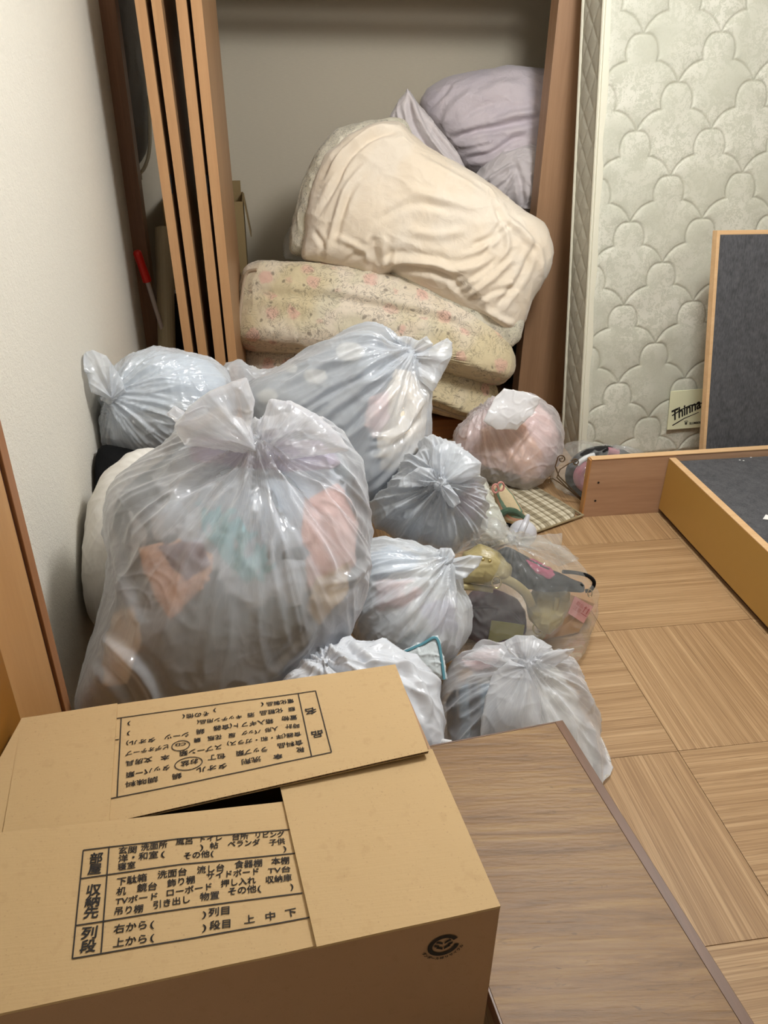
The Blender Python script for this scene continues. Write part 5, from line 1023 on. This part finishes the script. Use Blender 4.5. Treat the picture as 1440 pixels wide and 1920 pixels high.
V = cc+np.outer(sq[:, 0]*.23, e1_)+np.outer(sq[:, 1]*.21, e2_)+np.outer(np.sign(U[:, 2])*np.abs(U[:, 2])**.6*.013, [0, 0, 1.]); V[:, 2] = np.maximum(V[:, 2]+.003*pn(V*12, 3), .003)
cu_ = thing('floor_cushion', (cc[0], cc[1], .003), 'flat beige plaid cushion lying on the floor beside the bed board', 'cushion')
o = npobj('cushion_cover', V, F, M_plaid, cu_)
me = o.data
# rotate local frame so the plaid follows the cushion
Rm = Matrix.Rotation(math.atan2(e1_[1], e1_[0]), 4, 'Z'); me.transform(Rm.inverted()); o.matrix_local = Rm
def ringpts(): 
    a = [c0+[0, 0, 0], c0+e2_*.42, c0+e2_*.42+e1_*.46, c0+e1_*.46]; return [p+np.array([0, 0, 0]) for p in a]
obj('cushion_edge', tube(ringpts(), .005, n=8, closed=True), plain('cushion_edge', '#9c8e6e', .8), cu_)
# slipper
t = NT('striped_knit'); v = t.co(rot=(0, 0, 0)); sp2 = t.n('ShaderNodeSeparateXYZ', Vector=v).outputs[2]; sy_ = t.n('ShaderNodeSeparateXYZ', Vector=v).outputs[1]
f = t.math('FRACT', t.math('MULTIPLY', t.math('SUBTRACT', sy_, sp2), 22)); M_knit = t.done(t.bsdf(t.ramp(f, [(0, hx('#c7b491')), (.35, hx('#6f8670')), (.6, hx('#c99a80')), (.8, hx('#c9bd9c'))], 'CONSTANT'), .95, t.bump(t.noise(v, 200, 2).outputs[0], .4, .003)))
sS, sl = soft_thing('slipper', 'striped knitted slipper with green cuff and pink bow on the plaid cushion', 'slipper', [(922, 912), (940, 902), (962, 925), (982, 958), (986, 978), (965, 988), (945, 982), (932, 955)], 2.30, .045, .04, M_knit, 40, .8, 0, 71, .003, 12, .001, 18, part='slipper_body')
cpts = smoothpath([at(x, y, Y=2.25) for x, y in ((938, 966), (950, 958), (966, 960), (981, 972))], 6); obj('cuff', tube(cpts, .012, n=12), cloth('green_knit', '#3c5541'), sl)
ms = Soft([(944, 972), (956, 966), (972, 974), (974, 988), (952, 990)], 2.255, .01, .01, .8); V, F = ms.mesh(16); npobj('lining', V, F, C_black, sl)
for dx in (-1, 1):
    obj('bow_loop', tube([at(934+dx*5+6*math.cos(a), 914-dx*2+8*math.sin(a), Y=2.25) for a in np.arange(0, 6.2, .5)], .0035, n=8, closed=True), plain('pink_cord', '#c98d84', .8), sl)
# white scoop
M_wp = plain('grey_white_plastic', '#c6c6cc', .35); c = at(980, 1000, Y=2.07); scp = thing('scoop', tuple(c), 'rounded grey-white plastic scoop with upright handle behind the clear bag', 'scoop')
U, F = cubesphere(24); V = c+np.outer(U[:, 0]*.045, CR)+np.outer(U[:, 1]*.044, CU)+np.outer(U[:, 2]*.04, -CW); npobj('bowl', V, F, M_wp, scp)
V = at(965, 1006, Y=2.02)+np.outer(U[:, 0]*.024, CR)+np.outer(U[:, 1]*.026, CU)+np.outer(U[:, 2]*.02, -CW); npobj('inner_cup', V, F, plain('darker_plastic', '#a2a3aa', .4), scp)
obj('handle', tube(smoothpath([at(968, 1020, Y=2.0), at(977, 998, Y=2.0), at(986, 978, Y=2.02), at(991, 964, Y=2.03)], 5), [.005, .008, .009, .010, .011, .011, .011, .011, .011, .010, .010, .009, .008, .007, .006, .004], n=12), M_wp, scp)
# clear bag with ring toy and wire stand
LX = 2.55; M_pk = plain('dusty_pink_plastic', '#b4717f', .25); M_wire = plain('bronze_wire', '#6e5a42', .35, Metallic=.7); M_hilite = plain('painted_highlight', '#dfe0e2', .25)
rg = thing('ring_toy', tuple(at(1135, 900, Y=LX)), 'glossy black and pink ring in a clear bag behind the bed board', 'toy')
def arcp(cx, cy, rx, ry, a0, a1, Y, n=24): return [at(cx+rx*math.cos(a), cy-ry*math.sin(a), Y=Y) for a in np.linspace(math.radians(a0), math.radians(a1), n)]
obj('outer_ring', tube(arcp(1132, 892, 62, 46, 0, 345, LX, 30), .022, n=16, closed=True), plain('gloss_black', '#15161a', .15), rg)
obj('pink_band', tube(arcp(1130, 892, 46, 30, 130, 300, LX-.018, 20), .022, n=14), M_pk, rg)
obj('pink_stripe', tube(arcp(1132, 892, 62, 46, 66, 84, LX-.012, 8), .016, n=12), M_pk, rg)
obj('white_highlight', tube(arcp(1128, 890, 52, 38, 105, 150, LX-.022, 12), .010, n=12), M_hilite, rg)  # highlight on the glossy ring, painted as a white tube
ws = thing('wire_stand', tuple(at(1070, 935, Y=LX-.07)), 'bronze wire stand with scrolled ends in the clear bag beside the plaid cushion', 'stand')
def scroll(cx, cy, r, a0, turns, sgn): return [(cx+r*(1-k/26*.75)*math.cos(a0+sgn*turns*6.283*k/26), cy+r*(1-k/26*.75)*math.sin(a0+sgn*turns*6.283*k/26)) for k in range(27)]
Yw = LX-.07
w1 = [(1098, 942), (1070, 915), (1048, 893), (1041, 875), (1045, 862)]+scroll(1053, 861, 8, math.pi, 1.4, 1)
w2 = [(1096, 944), (1066, 917), (1044, 895), (1050, 880), (1068, 868), (1074, 866)]+scroll(1079, 867, 7, math.pi*1.1, 1.4, 1)
w3 = [(1100, 944), (1072, 922), (1046, 903), (1036, 897)]+scroll(1030, 902, 6, -.6, 1.3, -1)
for w in (w1, w2, w3): obj('wire', tube([at(x, y, Y=Yw) for x, y in w], .0024, n=6), M_wire, ws)
sL = bag('clear bag with ring and wire stand leaning on the mattress behind the bed board', [(1028, 880), (1038, 850), (1062, 832), (1090, 828), (1130, 836), (1180, 838), (1215, 850), (1210, 920), (1150, 950), (1100, 948), (1060, 925), (1034, 905)], LX, .10, .07, M_clear, None, N=60, klump=False, amp=.006, L=.2, K=at(1150, 820, Y=LX), A=np.array([0, 0, 1.]), cone=0, seed=73, lump=.008, cr=.007, group='clear bags')
